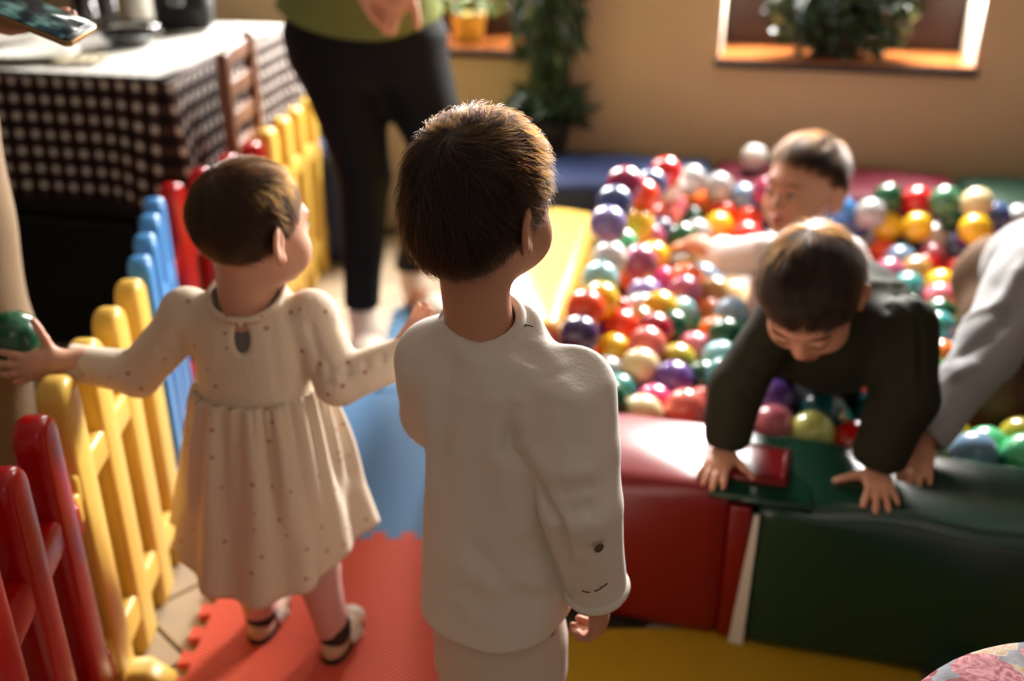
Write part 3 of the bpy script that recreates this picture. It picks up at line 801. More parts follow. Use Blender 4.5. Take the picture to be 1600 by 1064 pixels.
# bushy plant on the sill of the second window
pw = wall_pt(0.385, 0.10, 0.677)
pl = empty('window_plant', pw, 'bushy dark green pot plant on the varnished window sill', 'plant')
bm = bmesh.new(); add_lathe(bm, [(0.062, 0), (0.066, 0.005), (0.082, 0.10), (0.086, 0.104), (0.086, 0.118), (0.076, 0.118), (0.072, 0.10), (0, 0.098)], (0, 0, 0), 24); obj_bm('pot', bm, M['pot'], pl, True)
dk, lt_ = [], []
for _ in range(1500):
    a = rg.uniform(0, 6.28); b = rg.uniform(-1.2, 1.2); r = 0.235 * rg.random() ** 0.4
    q = Vector((math.cos(a) * math.cos(b) * r * 0.95, math.sin(a) * math.cos(b) * r * 0.40 - 0.02, 0.20 + math.sin(b) * r * 0.95))
    if q.z < 0.02: continue
    p = pw + WU * q.x + WN * q.y + Vector((0, 0, q.z))
    (lt_ if rg.random() < 0.22 and abs(q.x) > 0.13 else dk).append((p, (q.x * 3 + rg.uniform(-.6, .6), q.y + rg.uniform(-.6, .6), q.z - 0.2 + rg.uniform(-.7, .5))))
leaf_cluster(dk, 0.055, 0.03, M['leaf'], 'foliage', pl); leaf_cluster(lt_, 0.05, 0.03, M['leaf_light'], 'pale_foliage', pl)
# tall drooping plant against the wall by the blue block
ps = wall_pt(-0.515, -0.13, 0.0); ps = Vector((ps.x, ps.y, 0.36))
tp = empty('trailing_plant', ps, 'tall dark green plant with drooping leaves against the wall beside the window', 'plant')
bm = bmesh.new(); add_lathe(bm, [(0.055, 0), (0.06, 0.005), (0.075, 0.10), (0.078, 0.115), (0.07, 0.115), (0.066, 0.1), (0, 0.098)], (0, 0, 0), 24); obj_bm('pot', bm, M['pot'], tp, True)
bm = bmesh.new(); add_tube(bm, [(0, 0, 0.08), (0.01, 0.01, 0.25), (-0.005, 0, 0.5), (0.0, 0.0, 0.8)], 0.012, 8); obj_bm('stem', bm, M['bark'], tp, True)
dk, lt_ = [], []
for _ in range(1100):
    z = rg.uniform(0.18, 0.85); r = (0.11 if z > 0.35 else 0.05) * rg.random() ** 0.5; a = rg.uniform(0, 6.28)
    p = ps + WU * (math.cos(a) * r) + WN * (math.sin(a) * r * 0.8) + Vector((0, 0, z))
    (lt_ if (rg.random() < 0.12 and abs(math.cos(a)) > .6) else dk).append((p, (math.cos(a) * 0.3 + rg.uniform(-.25, .25), math.sin(a) * 0.25, -1)))
for _ in range(260):
    a = rg.uniform(0, 6.28); r = 0.13 * rg.random() ** 0.6; z = rg.uniform(0.09, 0.2)
    p = ps + Vector((math.cos(a) * r * .8, math.sin(a) * r * 0.6, z)); dk.append((p, (math.cos(a), math.sin(a), rg.uniform(-.6, .6))))
leaf_cluster(dk, 0.075, 0.018, M['leaf'], 'foliage', tp); leaf_cluster(lt_, 0.08, 0.016, M['leaf_light'], 'pale_foliage', tp)
# red flowers on the sill of the first window
pf = wall_pt(-0.86, 0.14, 0.677)
fp = empty('flowering_plant', pf, 'red flowering pot plant in a yellow pot on the white lit sill', 'plant')
bm = bmesh.new(); add_lathe(bm, [(0.045, 0), (0.05, 0.004), (0.06, 0.08), (0.064, 0.084), (0.06, 0.09), (0.052, 0.088), (0, 0.08)], (0, 0, 0), 20); obj_bm('pot', bm, M['yellow_pot'], fp, True)
dk, rd = [], []
for _ in range(240):
    a = rg.uniform(0, 6.28); r = 0.11 * rg.random() ** 0.5; z = rg.uniform(0.09, 0.30)
    p = pf + WU * math.cos(a) * r + WN * math.sin(a) * r * .7 + Vector((0, 0, z)); (rd if z > 0.15 and rg.random() < 0.5 else dk).append((p, (math.cos(a), math.sin(a), rg.uniform(-.6, .9))))
leaf_cluster(dk, 0.05, 0.03, M['leaf_light'], 'foliage', fp); leaf_cluster(rd, 0.035, 0.035, M['red_petal'], 'blossoms', fp)

# ------------------------------------------------------------------ floral pouf in the near corner
pouf = lathe_thing('floral_pouf', [(0.21, 0), (0.235, 0.01), (0.258, 0.08), (0.262, 0.2), (0.262, 0.36), (0.258, 0.41), (0.250, 0.425), (0.23, 0.432), (0.16, 0.438), (0, 0.440)], (0.592, 0.604, 0.012), M['floral'],
                   'rose print fabric pouf in the near corner, lit dimly', 'pouf', seg=64)

# ------------------------------------------------------------------ the balls of the pit
BR = 0.0415
PAL = {'purple': (104, 70, 150), 'lavender': (138, 124, 186), 'dark purple': (60, 40, 84), 'magenta': (158, 36, 84), 'mauve': (172, 84, 116), 'hot pink': (212, 70, 126),
       'pink': (214, 116, 132), 'salmon': (230, 112, 98), 'coral red': (214, 66, 56), 'red': (204, 22, 18), 'crimson': (150, 14, 40), 'orange red': (232, 70, 26),
       'orange': (240, 118, 30), 'yellow': (238, 190, 40), 'cream': (226, 208, 158), 'gold': (180, 140, 84), 'olive yellow': (190, 172, 52), 'lime': (204, 206, 112),
       'white': (226, 222, 214), 'silver grey': (166, 166, 164), 'pale aqua': (150, 208, 214), 'light blue': (150, 186, 214), 'steel blue': (112, 142, 172),
       'sky blue': (60, 130, 196), 'slate blue': (66, 84, 130), 'teal': (62, 150, 150), 'dark teal': (20, 78, 84), 'mint': (90, 190, 130), 'green': (44, 142, 84),
       'sea green': (64, 120, 88), 'dark green': (16, 78, 48)}
SPOTS = '''963,291,magenta 1003,291,slate blue 1037,290,white 1040,272,red 947,320,slate blue 952,344,lavender 996,312,orange red 997,343,yellow 1037,322,pink
1037,340,salmon 1035,360,dark purple 953,388,mint 1006,378,mauve 984,402,mauve 1028,400,yellow 937,413,white 937,436,pale aqua 993,434,orange red 1038,434,hot pink
1080,283,silver grey 1123,294,silver grey 1166,312,steel blue 1072,308,orange 1097,318,orange 1129,334,orange red 1078,344,dark green 1122,354,yellow
1170,345,orange red 1063,372,dark green 1088,366,silver grey 1125,405,coral red 1152,395,orange 1178,406,green 1150,434,white 1095,412,cream 1098,434,steel blue
1073,438,orange 1190,330,dark teal 1197,300,magenta 936,462,yellow 918,480,orange red 920,515,purple 1007,460,lavender 1003,484,silver grey 998,505,gold 966,490,coral red
962,514,orange red 959,548,yellow 900,562,red 906,588,mauve 947,582,silver grey 1000,577,cream 1007,542,salmon 968,612,teal 948,626,dark green 926,626,yellow
1046,594,purple 1022,630,hot pink 1003,648,cream 1050,513,dark green 1058,566,olive yellow 886,522,dark purple 1020,518,crimson 1033,486,yellow 1072,460,mauve
1068,492,pale aqua 1138,495,light blue 1112,458,gold 1148,464,cream 1104,490,orange 1092,542,pink 1102,516,green 1127,532,dark green 1117,522,orange
1124,562,pale aqua 1102,590,dark green 1130,592,teal 1070,640,salmon 1100,632,salmon 1211,630,purple 1214,580,mint 1211,668,pink 1174,660,light blue 1245,660,white
1270,676,lime 1262,636,steel blue 1281,657,dark teal 1300,655,teal 1306,677,yellow 1255,613,crimson 1319,332,sky blue 1356,334,silver grey 1388,311,dark green 1433,315,red
1478,315,sea green 1528,321,cream 1385,356,yellow 1433,354,yellow 1416,377,dark green 1524,357,yellow 1463,370,white 1499,386,light blue 1486,345,dark green
1381,394,orange red 1415,410,steel blue 1456,402,pink 1430,424,gold 1392,428,mauve 1418,450,teal 1469,445,yellow 1469,467,pink 1500,424,red 1442,415,red 1520,412,red 1516,372,purple
1554,366,pink 1590,345,silver grey 1355,372,silver grey 1552,340,slate blue 1468,492,dark green 1465,514,teal 1569,546,orange 1569,569,green 1541,577,yellow 1547,612,lime
1496,620,red 1523,600,orange 1485,684,yellow 1552,699,mint 1527,712,steel blue 1586,684,olive yellow 1445,694,cream 1598,714,mint 1340,352,slate blue 1572,390,purple 1590,420,yellow
1590,600,slate blue 1440,540,yellow 1445,580,mint 1470,560,orange 1500,560,steel blue 1530,540,pink 1595,520,red 1240,600,orange 1190,600,yellow 1330,690,red 1160,690,teal'''
def pile_z(X, Y):
    t = min(max((Y - 1.65) / 1.15, 0), 1)
    left = min(max((1.05 - X) / 0.7, 0), 1)
    return 0.238 + t * (0.015 + 0.115 * left)
balls = []
for tok in SPOTS.replace('\n', ' ').split(' '):
    pass
import re
for u, v, c in re.findall(r'(\d+),(\d+),([a-z ]+?)(?=\s+\d|\s*$)', SPOTS.replace('\n', ' ')):
    u, v = float(u), float(v); z = 0.28
    for _ in range(12):
        p = at_z(u, v, z); z = z * 0.4 + 0.6 * pile_z(p[0], p[1])
    balls.append([at_z(u, v, z), c.strip()])
INNER = [np.array(p) for p in ((-0.02, 1.66), (0.16, 1.625), (0.90, 1.415), (1.46, 1.25), (1.95, 2.5), (1.27, 2.65), (0.60, 2.80), (0.285, 2.86), (0.12, 1.99))]
def inside(x, y, mgn):
    for a, b in zip(INNER, INNER[1:] + INNER[:1]):
        d = b - a; n = np.array((-d[1], d[0])) / np.linalg.norm(d)
        if (np.array((x, y)) - a) @ n < mgn: return False
    return True
BODIES = [((0.54, 1.50, 0.50), (0.61, 1.80, 0.425), 0.11), ((0.555, 1.80, 0.38), (0.53, 1.78, 0.11), 0.055), ((0.655, 1.81, 0.38), (0.67, 1.80, 0.11), 0.055), ((0.53, 1.78, .11), (0.56, 1.98, .075), 0.045), ((0.67, 1.8, .11), (0.68, 2.0, .075), 0.045), ((0.41, 1.47, 0.56), (0.36, 1.42, 0.34), 0.055), ((0.66, 1.46, 0.56), (0.60, 1.36, 0.34), 0.055),
          ((0.66, 2.16, 0.06), (0.66, 2.14, 0.46), 0.13), ((0.55, 2.14, 0.44), (0.44, 2.36, 0.36), 0.05),
          ((0.95, 1.70, 0.54), (0.70, 1.445, 0.35), 0.038), ((1.06, 1.72, 0.52), (1.08, 2.02, 0.42), 0.11), ((1.02, 1.72, 0.30), (0.98, 1.75, 0.10), 0.10)]
def body_push(p):
    for a, b, r in BODIES:
        a = np.array(a); b = np.array(b); ba = b - a; t = min(max((p - a) @ ba / (ba @ ba), 0), 1); d = p - a - t * ba; L = np.linalg.norm(d)
        if L < r + BR: return d / max(L, 1e-6) * (r + BR - L)
    return None
CAMP = np.array((0, 0, CAM_H))
def settle(P, fixed, it, rays=None):
    """push overlapping balls apart and keep them inside the pit"""
    n = len(P)
    for k in range(it):
        D = P[:, None] - P[None]; L = np.sqrt((D ** 2).sum(-1)) + np.eye(n)
        ov = np.clip(1.9 * BR - L, 0, None); np.fill_diagonal(ov, 0)
        mv = (D / L[..., None] * (ov * 0.28)[..., None]).sum(1)
        P = P + mv * (1 if fixed is None else fixed[:, None])
        for i in range(n):
            q = body_push(P[i])
            if q is not None: P[i] += q * 0.5 * (1 if fixed is None else fixed[i])
            for a, b in zip(INNER, INNER[1:] + INNER[:1]):
                d = b - a; nn = np.array((-d[1], d[0])) / np.linalg.norm(d); e = (P[i, :2] - a) @ nn - BR
                if e < 0: P[i, :2] -= nn * e
        P[:, 2] = np.maximum(P[:, 2], 0.028 + BR)
        if rays is not None and k < it - 14:
            m = len(rays); rel = P[:m] - CAMP; lat = rel - rays * (rel * rays).sum(1, keepdims=True); P[:m] -= lat * 0.45
    return P
P = np.array([b[0] for b in balls]); RAYS = P - CAMP; RAYS /= np.linalg.norm(RAYS, axis=1, keepdims=True)
P = settle(P, None, 70, RAYS)
cols = [b[1] for b in balls]
rg = random.Random(21); pool = list(PAL)
cand = []
for _ in range(9000):
    x, y = rg.uniform(-0.05, 1.75), rg.uniform(1.3, 2.9)
    if not inside(x, y, BR): continue
    u, v, dep = project((x, y, 0.25))
    if u > 1900: continue
    cand.append(np.array((x, y, pile_z(x, y) - rg.choice((0.0, 0.025, 0.055, 0.06)))))
n0 = len(P); extra = 0
for c in cand:
    if len(P) >= 292: break
    if body_push(c) is not None: continue
    if np.min(np.linalg.norm(P - c, axis=1)) > 1.72 * BR:
        P = np.vstack([P, c]); cols.append(rg.choice(pool)); extra += 1
w = np.ones(len(P)); w[:n0] = 0.3
P = settle(P, w, 36, RAYS)
bmesh_by_col = {}
def ball_mesh(c):
    if c not in bmesh_by_col:
        bm = bmesh.new(); prof = [(0, -BR)]
        for k in range(1, 24):
            a = -math.pi / 2 + math.pi * k / 24; r = BR * (1.0 + (0.006 if k == 12 else 0)); prof.append((r * math.cos(a), r * math.sin(a)))
        prof.append((0, BR)); add_lathe(bm, prof, (0, 0, 0), 36)
        metal = c in ('silver grey', 'gold')
        m = mat(c.replace(' ', '_') + '_ball_plastic', PAL[c], 0.24, 0.55, sss=0.0, coat=0.35)
        o = obj_bm('pit_ball', bm, m, None, True); bmesh_by_col[c] = o.data
        COL.objects.unlink(o); bpy.data.objects.remove(o)
    return bmesh_by_col[c]
P2 = [project(p) for p in P]
def near_ball(i, ang, lim=70):
    best = None
    for j in range(len(P)):
        if j == i: continue
        du, dv = P2[j][0] - P2[i][0], P2[j][1] - P2[i][1]; L = math.hypot(du, dv)
        if L > lim or L < 8: continue
        a = math.degrees(math.atan2(dv, du)); d = abs((a - ang + 180) % 360 - 180)
        if d < 46 and (best is None or L < best[0]): best = (L, j)
    return cols[best[1]] if best else None
LAND = [((905, 420), 'by the yellow padded wall'), ((1000, 300), 'by the dark blue corner block'), ((1040, 640), 'along the red front block'), ((1110, 400), 'around the sitting boy\'s bare arm'),
        ((1230, 640), 'under the crawling boy'), ((1400, 330), 'behind the sitting boy\'s back'), ((1520, 330), 'by the dark green back block'), ((1450, 440), 'behind the crawling boy\'s back'),
        ((1540, 610), 'by the child\'s grey sleeve'), ((1720, 420), 'beyond the child in grey'), ((1740, 620), 'beyond the child in grey'), ((1510, 690), 'along the green front block'), ((1000, 480), 'in the open middle of the pit'), ((1160, 320), 'in front of the sitting boy\'s face')]
used = {}
ball_objs = []
for i, p in enumerate(P):
    o = bpy.data.objects.new('pit_ball', ball_mesh(cols[i])); COL.objects.link(o); o.location = p
    o.rotation_euler = (rg.uniform(0, 3), rg.uniform(0, 3), rg.uniform(0, 3)); ball_objs.append(o)
    a, b, f, h = near_ball(i, 180), near_ball(i, 0), near_ball(i, 90), near_ball(i, -90)
    land = min(LAND, key=lambda q: math.hypot(q[0][0] - P2[i][0], q[0][1] - P2[i][1]))[1]
    opts = []
    side = f'between {a} and {b}' if a and b else (f'beside {a or b}' if (a or b) else 'at the edge')
    opts.append(f'{cols[i]} ball {side}, {land}')
    if f: opts.append(f'{cols[i]} ball {side}, behind {f}, {land}')
    if f and h: opts.append(f'{cols[i]} ball {side}, behind {f} and before {h}')
    if h: opts.append(f'{cols[i]} ball {side} and in front of {h}, {land}')
    if f and h: opts.append(f'{cols[i]} ball {side}, {f} before it, {h} behind')
    lab = next((q for q in opts if q not in used and len(q.split()) <= 16), None)
    if lab is None: lab = ' '.join((f'partly buried ' + opts[0]).split()[:16])
    used[lab] = 1
    tag(o, lab, 'ball', 'plastic balls in the ball pit')
rim_ball = bpy.data.objects.new('pit_ball', ball_mesh('white')); COL.objects.link(rim_ball)
q = at_z(1170, 236, 0.372 + BR); rim_ball.location = (q[0], min(q[1], 3.02), 0.372 + BR)
tag(rim_ball, 'white ball lying on top of the crimson back block', 'ball', 'plastic balls in the ball pit')

# ------------------------------------------------------------------ people
M['skin'] = mat('skin', (206, 150, 122), 0.5, 0.35, sss=0.18, var=(14, 0.04), bump=(120, 0.04))
M['skin_girl'] = mat('fair_skin', (216, 164, 138), 0.48, 0.35, sss=0.2, var=(14, 0.04), bump=(120, 0.04))
M['lips'] = mat('lips', (176, 92, 84), 0.4, 0.4)
M['eye_white'] = mat('eye_white', (215, 208, 200), 0.25, 0.5); M['iris'] = mat('iris', (40, 26, 18), 0.2, 0.5)
M['brow'] = mat('eyebrow', (70, 48, 34), 0.7, 0.2)
M['hair_boy'] = mat('dark_brown_hair', (34, 23, 17), 0.42, 0.45, bump=(160, 0.25)); M['hair_girl'] = mat('light_brown_hair', (66, 47, 35), 0.5, 0.4, bump=(160, 0.2))
M['cream_knit'] = mat('cream_cotton', (236, 228, 217), 0.9, 0.15, bump=(260, 0.10), sheen=0.15)
M['beige_twill'] = mat('beige_twill', (224, 210, 196), 0.85, 0.15, bump=(200, 0.12))
M['grey_knit'] = mat('grey_cotton', (156, 155, 156), 0.9, 0.15, bump=(200, 0.1), sheen=0.1)
M['white_knit'] = mat('white_cotton', (232, 222, 222), 0.9, 0.15, bump=(200, 0.1))
M['olive_jacket'] = mat('dark_olive_fabric', (43, 43, 31), 0.8, 0.15, bump=(120, 0.15))
M['brown_trousers'] = mat('brown_trousers', (96, 74, 56), 0.85, 0.15, bump=(120, 0.12)); M['dark_trousers'] = mat('charcoal_trousers', (34, 34, 36), 0.85, 0.15)
M['black_denim'] = mat('black_stretch_cloth', (11, 12, 14), 0.75, 0.2, bump=(140, 0.1)); M['green_top'] = mat('olive_green_jersey', (112, 120, 66), 0.85, 0.15, bump=(120, 0.08))
M['tan_trousers'] = mat('tan_trousers', (138, 116, 92), 0.85, 0.15, bump=(120, 0.12))
M['pink_tights'] = mat('pale_pink_tights', (206, 160, 152), 0.8, 0.2, bump=(300, 0.08))
M['shoe_beige'] = mat('beige_shoe_leather', (196, 160, 134), 0.5, 0.35); M['sole_dark'] = mat('dark_shoe_sole', (58, 44, 38), 0.8, 0.2)
M['strap_white'] = mat('white_shoe_strap', (226, 218, 206), 0.5, 0.35); M['sneaker'] = mat('cream_sneaker', (222, 206, 192), 0.6, 0.3); M['gum'] = mat('gum_sole', (168, 112, 66), 0.6, 0.3)
M['inner_grey'] = mat('grey_undershirt', (120, 118, 112), 0.9, 0.1); M['metal_eyelet'] = mat('metal_eyelet', (170, 160, 140), 0.3, 0.5, metal=1.0)
M['button'] = mat('horn_button', (104, 84, 66), 0.35, 0.5); M['thread'] = mat('dark_thread', (62, 56, 50), 0.8, 0.2)
def dotted():
    m = mat('dotted_muslin', (230, 212, 188), 0.9, 0.15, sheen=0.15)
    nt, b = nodes(m); L = nt.links
    tc = N(nt, 'ShaderNodeTexCoord'); v = N(nt, 'ShaderNodeTexVoronoi', i_Scale=38.0); v.inputs['Randomness'].default_value = 0.6
    nz = N(nt, 'ShaderNodeTexNoise', i_Scale=420.0); L.new(tc.outputs['Object'], nz.inputs['Vector'])
    L.new(tc.outputs['Object'], v.inputs['Vector'])
    ad = N(nt, 'ShaderNodeMath', operation='MULTIPLY_ADD', i_1=0.10); L.new(nz.outputs['Fac'], ad.inputs[0]); L.new(v.outputs['Distance'], ad.inputs[2])
    lt = N(nt, 'ShaderNodeMapRange', i_1=0.165, i_2=0.21, i_3=1.0, i_4=0.0); L.new(ad.outputs[0], lt.inputs[0])
    mx = N(nt, 'ShaderNodeMixRGB'); mx.inputs[1].default_value = lin(230, 212, 188); mx.inputs[2].default_value = lin(190, 140, 122)
    L.new(lt.outputs[0], mx.inputs[0]); L.new(mx.outputs[0], b.inputs['Base Color'])
    w = N(nt, 'ShaderNodeTexNoise', i_Scale=110.0, i_Detail=3.0); mp = N(nt, 'ShaderNodeMapping'); mp.inputs['Scale'].default_value = (2.2, 2.2, 0.25)
    L.new(tc.outputs['Object'], mp.inputs[0]); L.new(mp.outputs[0], w.inputs['Vector'])
    bp = N(nt, 'ShaderNodeBump', i_Strength=0.35, i_Distance=0.003); L.new(w.outputs['Fac'], bp.inputs['Height']); L.new(bp.outputs[0], b.inputs['Normal'])
    return m
M['dotted'] = dotted()

def add_head(S, F, chubby=1.0, ears=True):
    S.add(ell(F, (0, -0.008, 0.022), (0.0705, 0.088, 0.078)), 0.02)
    S.add(ell(F, (0, 0.026, -0.030), (0.058, 0.056, 0.062)), 0.03)
    S.add(ell(F, (0, 0.030, -0.064), (0.046, 0.046, 0.032)), 0.02)
    for s in (1, -1): S.add(ell(F, (s * 0.033, 0.046, -0.044), (0.026 * chubby, 0.028 * chubby, 0.028 * chubby)), 0.016)
    S.add(ell(F, (0, 0.066, -0.086), (0.018, 0.015, 0.014)), 0.02)
    S.add(ell(F, (0, 0.070, 0.014), (0.045, 0.016, 0.014)), 0.016)
    for s in (1, -1): S.sub(ell(F, (s * 0.028, 0.092, -0.010), (0.015, 0.010, 0.009)), 0.010)
    for s in (1, -1): S.add(ell(F, (s * 0.028, 0.074, -0.011), (0.0135, 0.0125, 0.0115)), 0.004)
    S.add(cap(F, (0, 0.080, -0.010), (0, 0.094, -0.034), 0.006, 0.0095), 0.010)
    for s in (1, -1): S.add(ell(F, (s * 0.009, 0.087, -0.037), (0.007, 0.008, 0.006)), 0.006)
    S.add(ell(F, (0, 0.080, -0.060), (0.017, 0.010, 0.006)), 0.005); S.add(ell(F, (0, 0.079, -0.070), (0.015, 0.010, 0.007)), 0.005)
    S.sub(ell(F, (0, 0.094, -0.0655), (0.019, 0.006, 0.0016)), 0.003)
    if ears:
        for s in (1, -1):
            a = math.radians(28) * s; R = np.array(((math.cos(a), -math.sin(a), 0), (math.sin(a), math.cos(a), 0), (0, 0, 1)))
            S.add(ell(F, (s * 0.0765, -0.014, -0.016), (0.0055, 0.018, 0.0285), R), 0.006)
            S.sub(ell(F, (s * 0.083, -0.011, -0.014), (0.006, 0.009, 0.016), R), 0.004)
            S.add(ell(F, (s * 0.0715, -0.006, -0.041), (0.006, 0.009, 0.010)), 0.006)
def face_parts(F, root, open_eyes=True, brow=True):
    for s in (1, -1):
        if open_eyes:
            S = Sdf().add(ell(F, (s * 0.028, 0.0815, -0.011), (0.0085, 0.0065, 0.0048)), 0.002); v, q = S.mesh(0.0016); e = obj_np('eye', v, q, M['eye_white'], root)
            S = Sdf().add(ell(F, (s * 0.027, 0.0868, -0.011), (0.0046, 0.002, 0.0046)), 0.002); v, q = S.mesh(0.0012); obj_np('iris', v, q, M['iris'], e)
        pts = [F.fwd((s * x, y, z)) for x, y, z in ((0.041, 0.0765, -0.0125), (0.035, 0.0845, -0.0165), (0.027, 0.0878, -0.0175), (0.018, 0.0855, -0.015))] if not open_eyes else \
              [F.fwd((s * x, y, z)) for x, y, z in ((0.040, 0.077, -0.008), (0.035, 0.0845, -0.0055), (0.027, 0.0875, -0.005), (0.018, 0.085, -0.009))]
        bm = bmesh.new(); add_tube(bm, pts, [0.0008, 0.0015, 0.0015, 0.0008], 6); obj_bm('eyelashes', bm, M['iris'], root, True, world_space=True)
        if brow:
            pts = [F.fwd((s * x, y, z)) for x, y, z in ((0.046, 0.0735, 0.010), (0.038, 0.0815, 0.015), (0.026, 0.086, 0.014), (0.014, 0.0865, 0.010))]
            bm = bmesh.new(); add_tube(bm, pts, [0.001, 0.0022, 0.0026, 0.0016], 6); obj_bm('eyebrow', bm, M['brow'], root, True, world_space=True)
    S = Sdf().add(ell(F, (0, 0.0805, -0.060), (0.0165, 0.0105, 0.0058)), 0.003).add(ell(F, (0, 0.0795, -0.070), (0.0145, 0.0105, 0.0066)), 0.003)
    S.sub(ell(F, (0, 0.094, -0.0655), (0.019, 0.006, 0.0016)), 0.002); S.keep(half(np.array(F.R)[:, 1], F.fwd((0, 0.0815, 0))), 0.001)
    v, q = S.mesh(0.0018); obj_np('lips', v, q, M['lips'], root)

def hair_cap(F, plane=((0, -0.64, 0.77), -0.016), fat=1.0, nape=True):
    """(cut cap, uncut field for combing strands over it)"""
    n, c = plane; n = np.array(n, float); n /= np.linalg.norm(n)
    def base():
        S = Sdf().add(ell(F, np.array((0, -0.008, 0.022)) + n * 0.0055 * fat, (0.0722, 0.0895, 0.0795)), 0.01)
        return S if not nape else S.add(ell(F, (0, -0.045, -0.028), (0.060, 0.0485, 0.052)), 0.03)
    S = base(); S.keep(half(F.R @ n, F.fwd(n * c)), 0.006)
    Sf = Sdf(); add_head(Sf, F, 1.1, False); Sf.ops += base().ops
    S.free = Sf
    return S
def hair_mat(name, melanin, redness=0.35, rough=0.32):
    m = bpy.data.materials.new(name); m.use_nodes = True; nt = m.node_tree; nt.nodes.remove(nt.nodes['Principled BSDF'])
    h = N(nt, 'ShaderNodeBsdfHairPrincipled'); h.parametrization = 'MELANIN'
    h.inputs['Melanin'].default_value = melanin; h.inputs['Melanin Redness'].default_value = redness; h.inputs['Roughness'].default_value = rough
    h.inputs['Radial Roughness'].default_value = 0.5; h.inputs['Random Color'].default_value = 0.45
    nt.links.new(h.outputs[0], nt.nodes['Material Output'].inputs[0]); return m
M['hair_boy_s'] = hair_mat('dark_brown_strands', 0.86); M['hair_girl_s'] = hair_mat('light_brown_strands', 0.74)
def strands(name, S, F, count, length, whorl, m, parent, rad=0.00022, lift=0.0035, seed=0, sweep=(0, 0, 0), plane=((0, -0.64, 0.77), -0.016), messy=0.35, npt=7):
    """short hairs lying along the cap, combed away from the whorl"""
    v, q = S.mesh(0.005); r = np.random.default_rng(seed); Sf = S.free
    n, c = plane; n = np.array(n, float); n /= np.linalg.norm(n)
    keep = (F.inv(v) @ n) > c + 0.0015 / F.s
    v = v[keep]; wl = F.fwd(whorl)
    idx = r.integers(0, len(v), count); p = v[idx] + r.normal(size=(count, 3)) * 0.0028
    P = np.zeros((count, npt, 3)); L = length * r.uniform(0.5, 1.3, count)
    cl = sum(np.sin(p @ r.normal(size=3) * w_ + r.uniform(0, 6)) for w_ in (55, 80, 120, 170)) * 0.24
    cl2 = 0.5 + 0.5 * np.sin(p @ r.normal(size=3) * 140 + 2 * np.sin(p @ r.normal(size=3) * 60))
    sw = F.R @ np.array(sweep, float); ang = r.normal(size=count) * messy * 0.6 + cl
    lf = lift * (0.25 + 1.1 * cl2) * r.uniform(0.5, 1.4, count)
    hl = (F.inv(p) @ n - c) * F.s; lf = lf * np.clip(hl / 0.05, 0.12, 1)          # shorter and flatter towards the nape and temples
    L = L * np.clip(0.45 + hl / 0.06, 0.45, 1)
    for k in range(npt):
        g = Sf.grad(p); f = Sf(p); tgt = -0.001 + lf * (k / (npt - 1)) ** 0.8
        p = p + g * (tgt - f)[:, None]; P[:, k] = p
        d = p - wl; d = d / (np.linalg.norm(d, axis=1, keepdims=True) + 1e-9) + sw
        d = d - g * (d * g).sum(1, keepdims=True); d /= np.linalg.norm(d, axis=1, keepdims=True) + 1e-9
        e = np.cross(g, d); d = d * np.cos(ang)[:, None] + e * np.sin(ang)[:, None]
        p = p + d * (L / (npt - 1))[:, None]
    cu = bpy.data.hair_curves.new(name); cu.add_curves([npt] * count)
    P = P - np.array(parent_base(parent)); cu.position_data.foreach_set('vector', P.astype(np.float32).ravel())
    ra = cu.attributes.get('radius') or cu.attributes.new('radius', 'FLOAT', 'POINT')
    ra.data.foreach_set('value', np.tile(np.linspace(1.0, 0.35, npt) * rad, count).astype(np.float32))
    cu.materials.append(m); o = link(bpy.data.objects.new(name, cu), parent); o['kind'] = 'stuff'
    return o

def add_hand(S, F, curls=(.5, .55, .6, .65), spread=0.10, flip=1, thumb=(0.72, 0.68, -0.25), thumb_curl=0.3, k=0.004):
    """wrist at the origin, fingers along +y, back of the hand +z, thumb on +x (or -x with flip=-1)"""
    f = flip
    S.add(ell(F, (0.001 * f, 0.029, 0.0), (0.0235, 0.031, 0.0105)), 0.008)
    S.add(ell(F, (0.001 * f, 0.046, 0.0), (0.023, 0.016, 0.0095)), 0.008)
    S.add(ell(F, (0.014 * f, 0.024, -0.006), (0.012, 0.019, 0.009)), 0.006)
    S.add(cap(F, (0, -0.025, 0), (0, 0.012, 0), 0.0165, 0.0155), 0.012)
    for i, (bx, by, L, r) in enumerate(((0.0165, 0.054, 0.040, .0064), (0.0055, 0.0575, 0.045, .0066), (-0.0060, 0.055, 0.041, .0063), (-0.0165, 0.049, 0.032, .0056))):
        a = (1.5 - i) * spread * f; p = np.array((bx * f, by, 0.0)); c = 0.0
        for seg, frac in enumerate((0.44, 0.31, 0.25)):
            c += curls[i] * (0.75, 1.0, 0.75)[seg]
            d = np.array((math.sin(a) * math.cos(c), math.cos(a) * math.cos(c), -math.sin(c)))
            e = p + d * L * frac; S.add(cap(F, p, e, r * (1, .94, .88)[seg], r * (.95, .88, .76)[seg]), k if seg == 0 else 0.0025); p = e
    t = np.array((thumb[0] * f, thumb[1], thumb[2])); t /= np.linalg.norm(t); p = np.array((0.017 * f, 0.016, -0.003))
    for seg, (L, r) in enumerate(((0.022, .0078), (0.018, .0070), (0.013, .0064))):
        e = p + t * L; S.add(cap(F, p, e, r, r * .9), 0.005 if seg == 0 else 0.0025); p = e
        t = t + np.array((-0.35 * f * thumb_curl, 0.25 * thumb_curl, -0.4 * thumb_curl)); t /= np.linalg.norm(t)
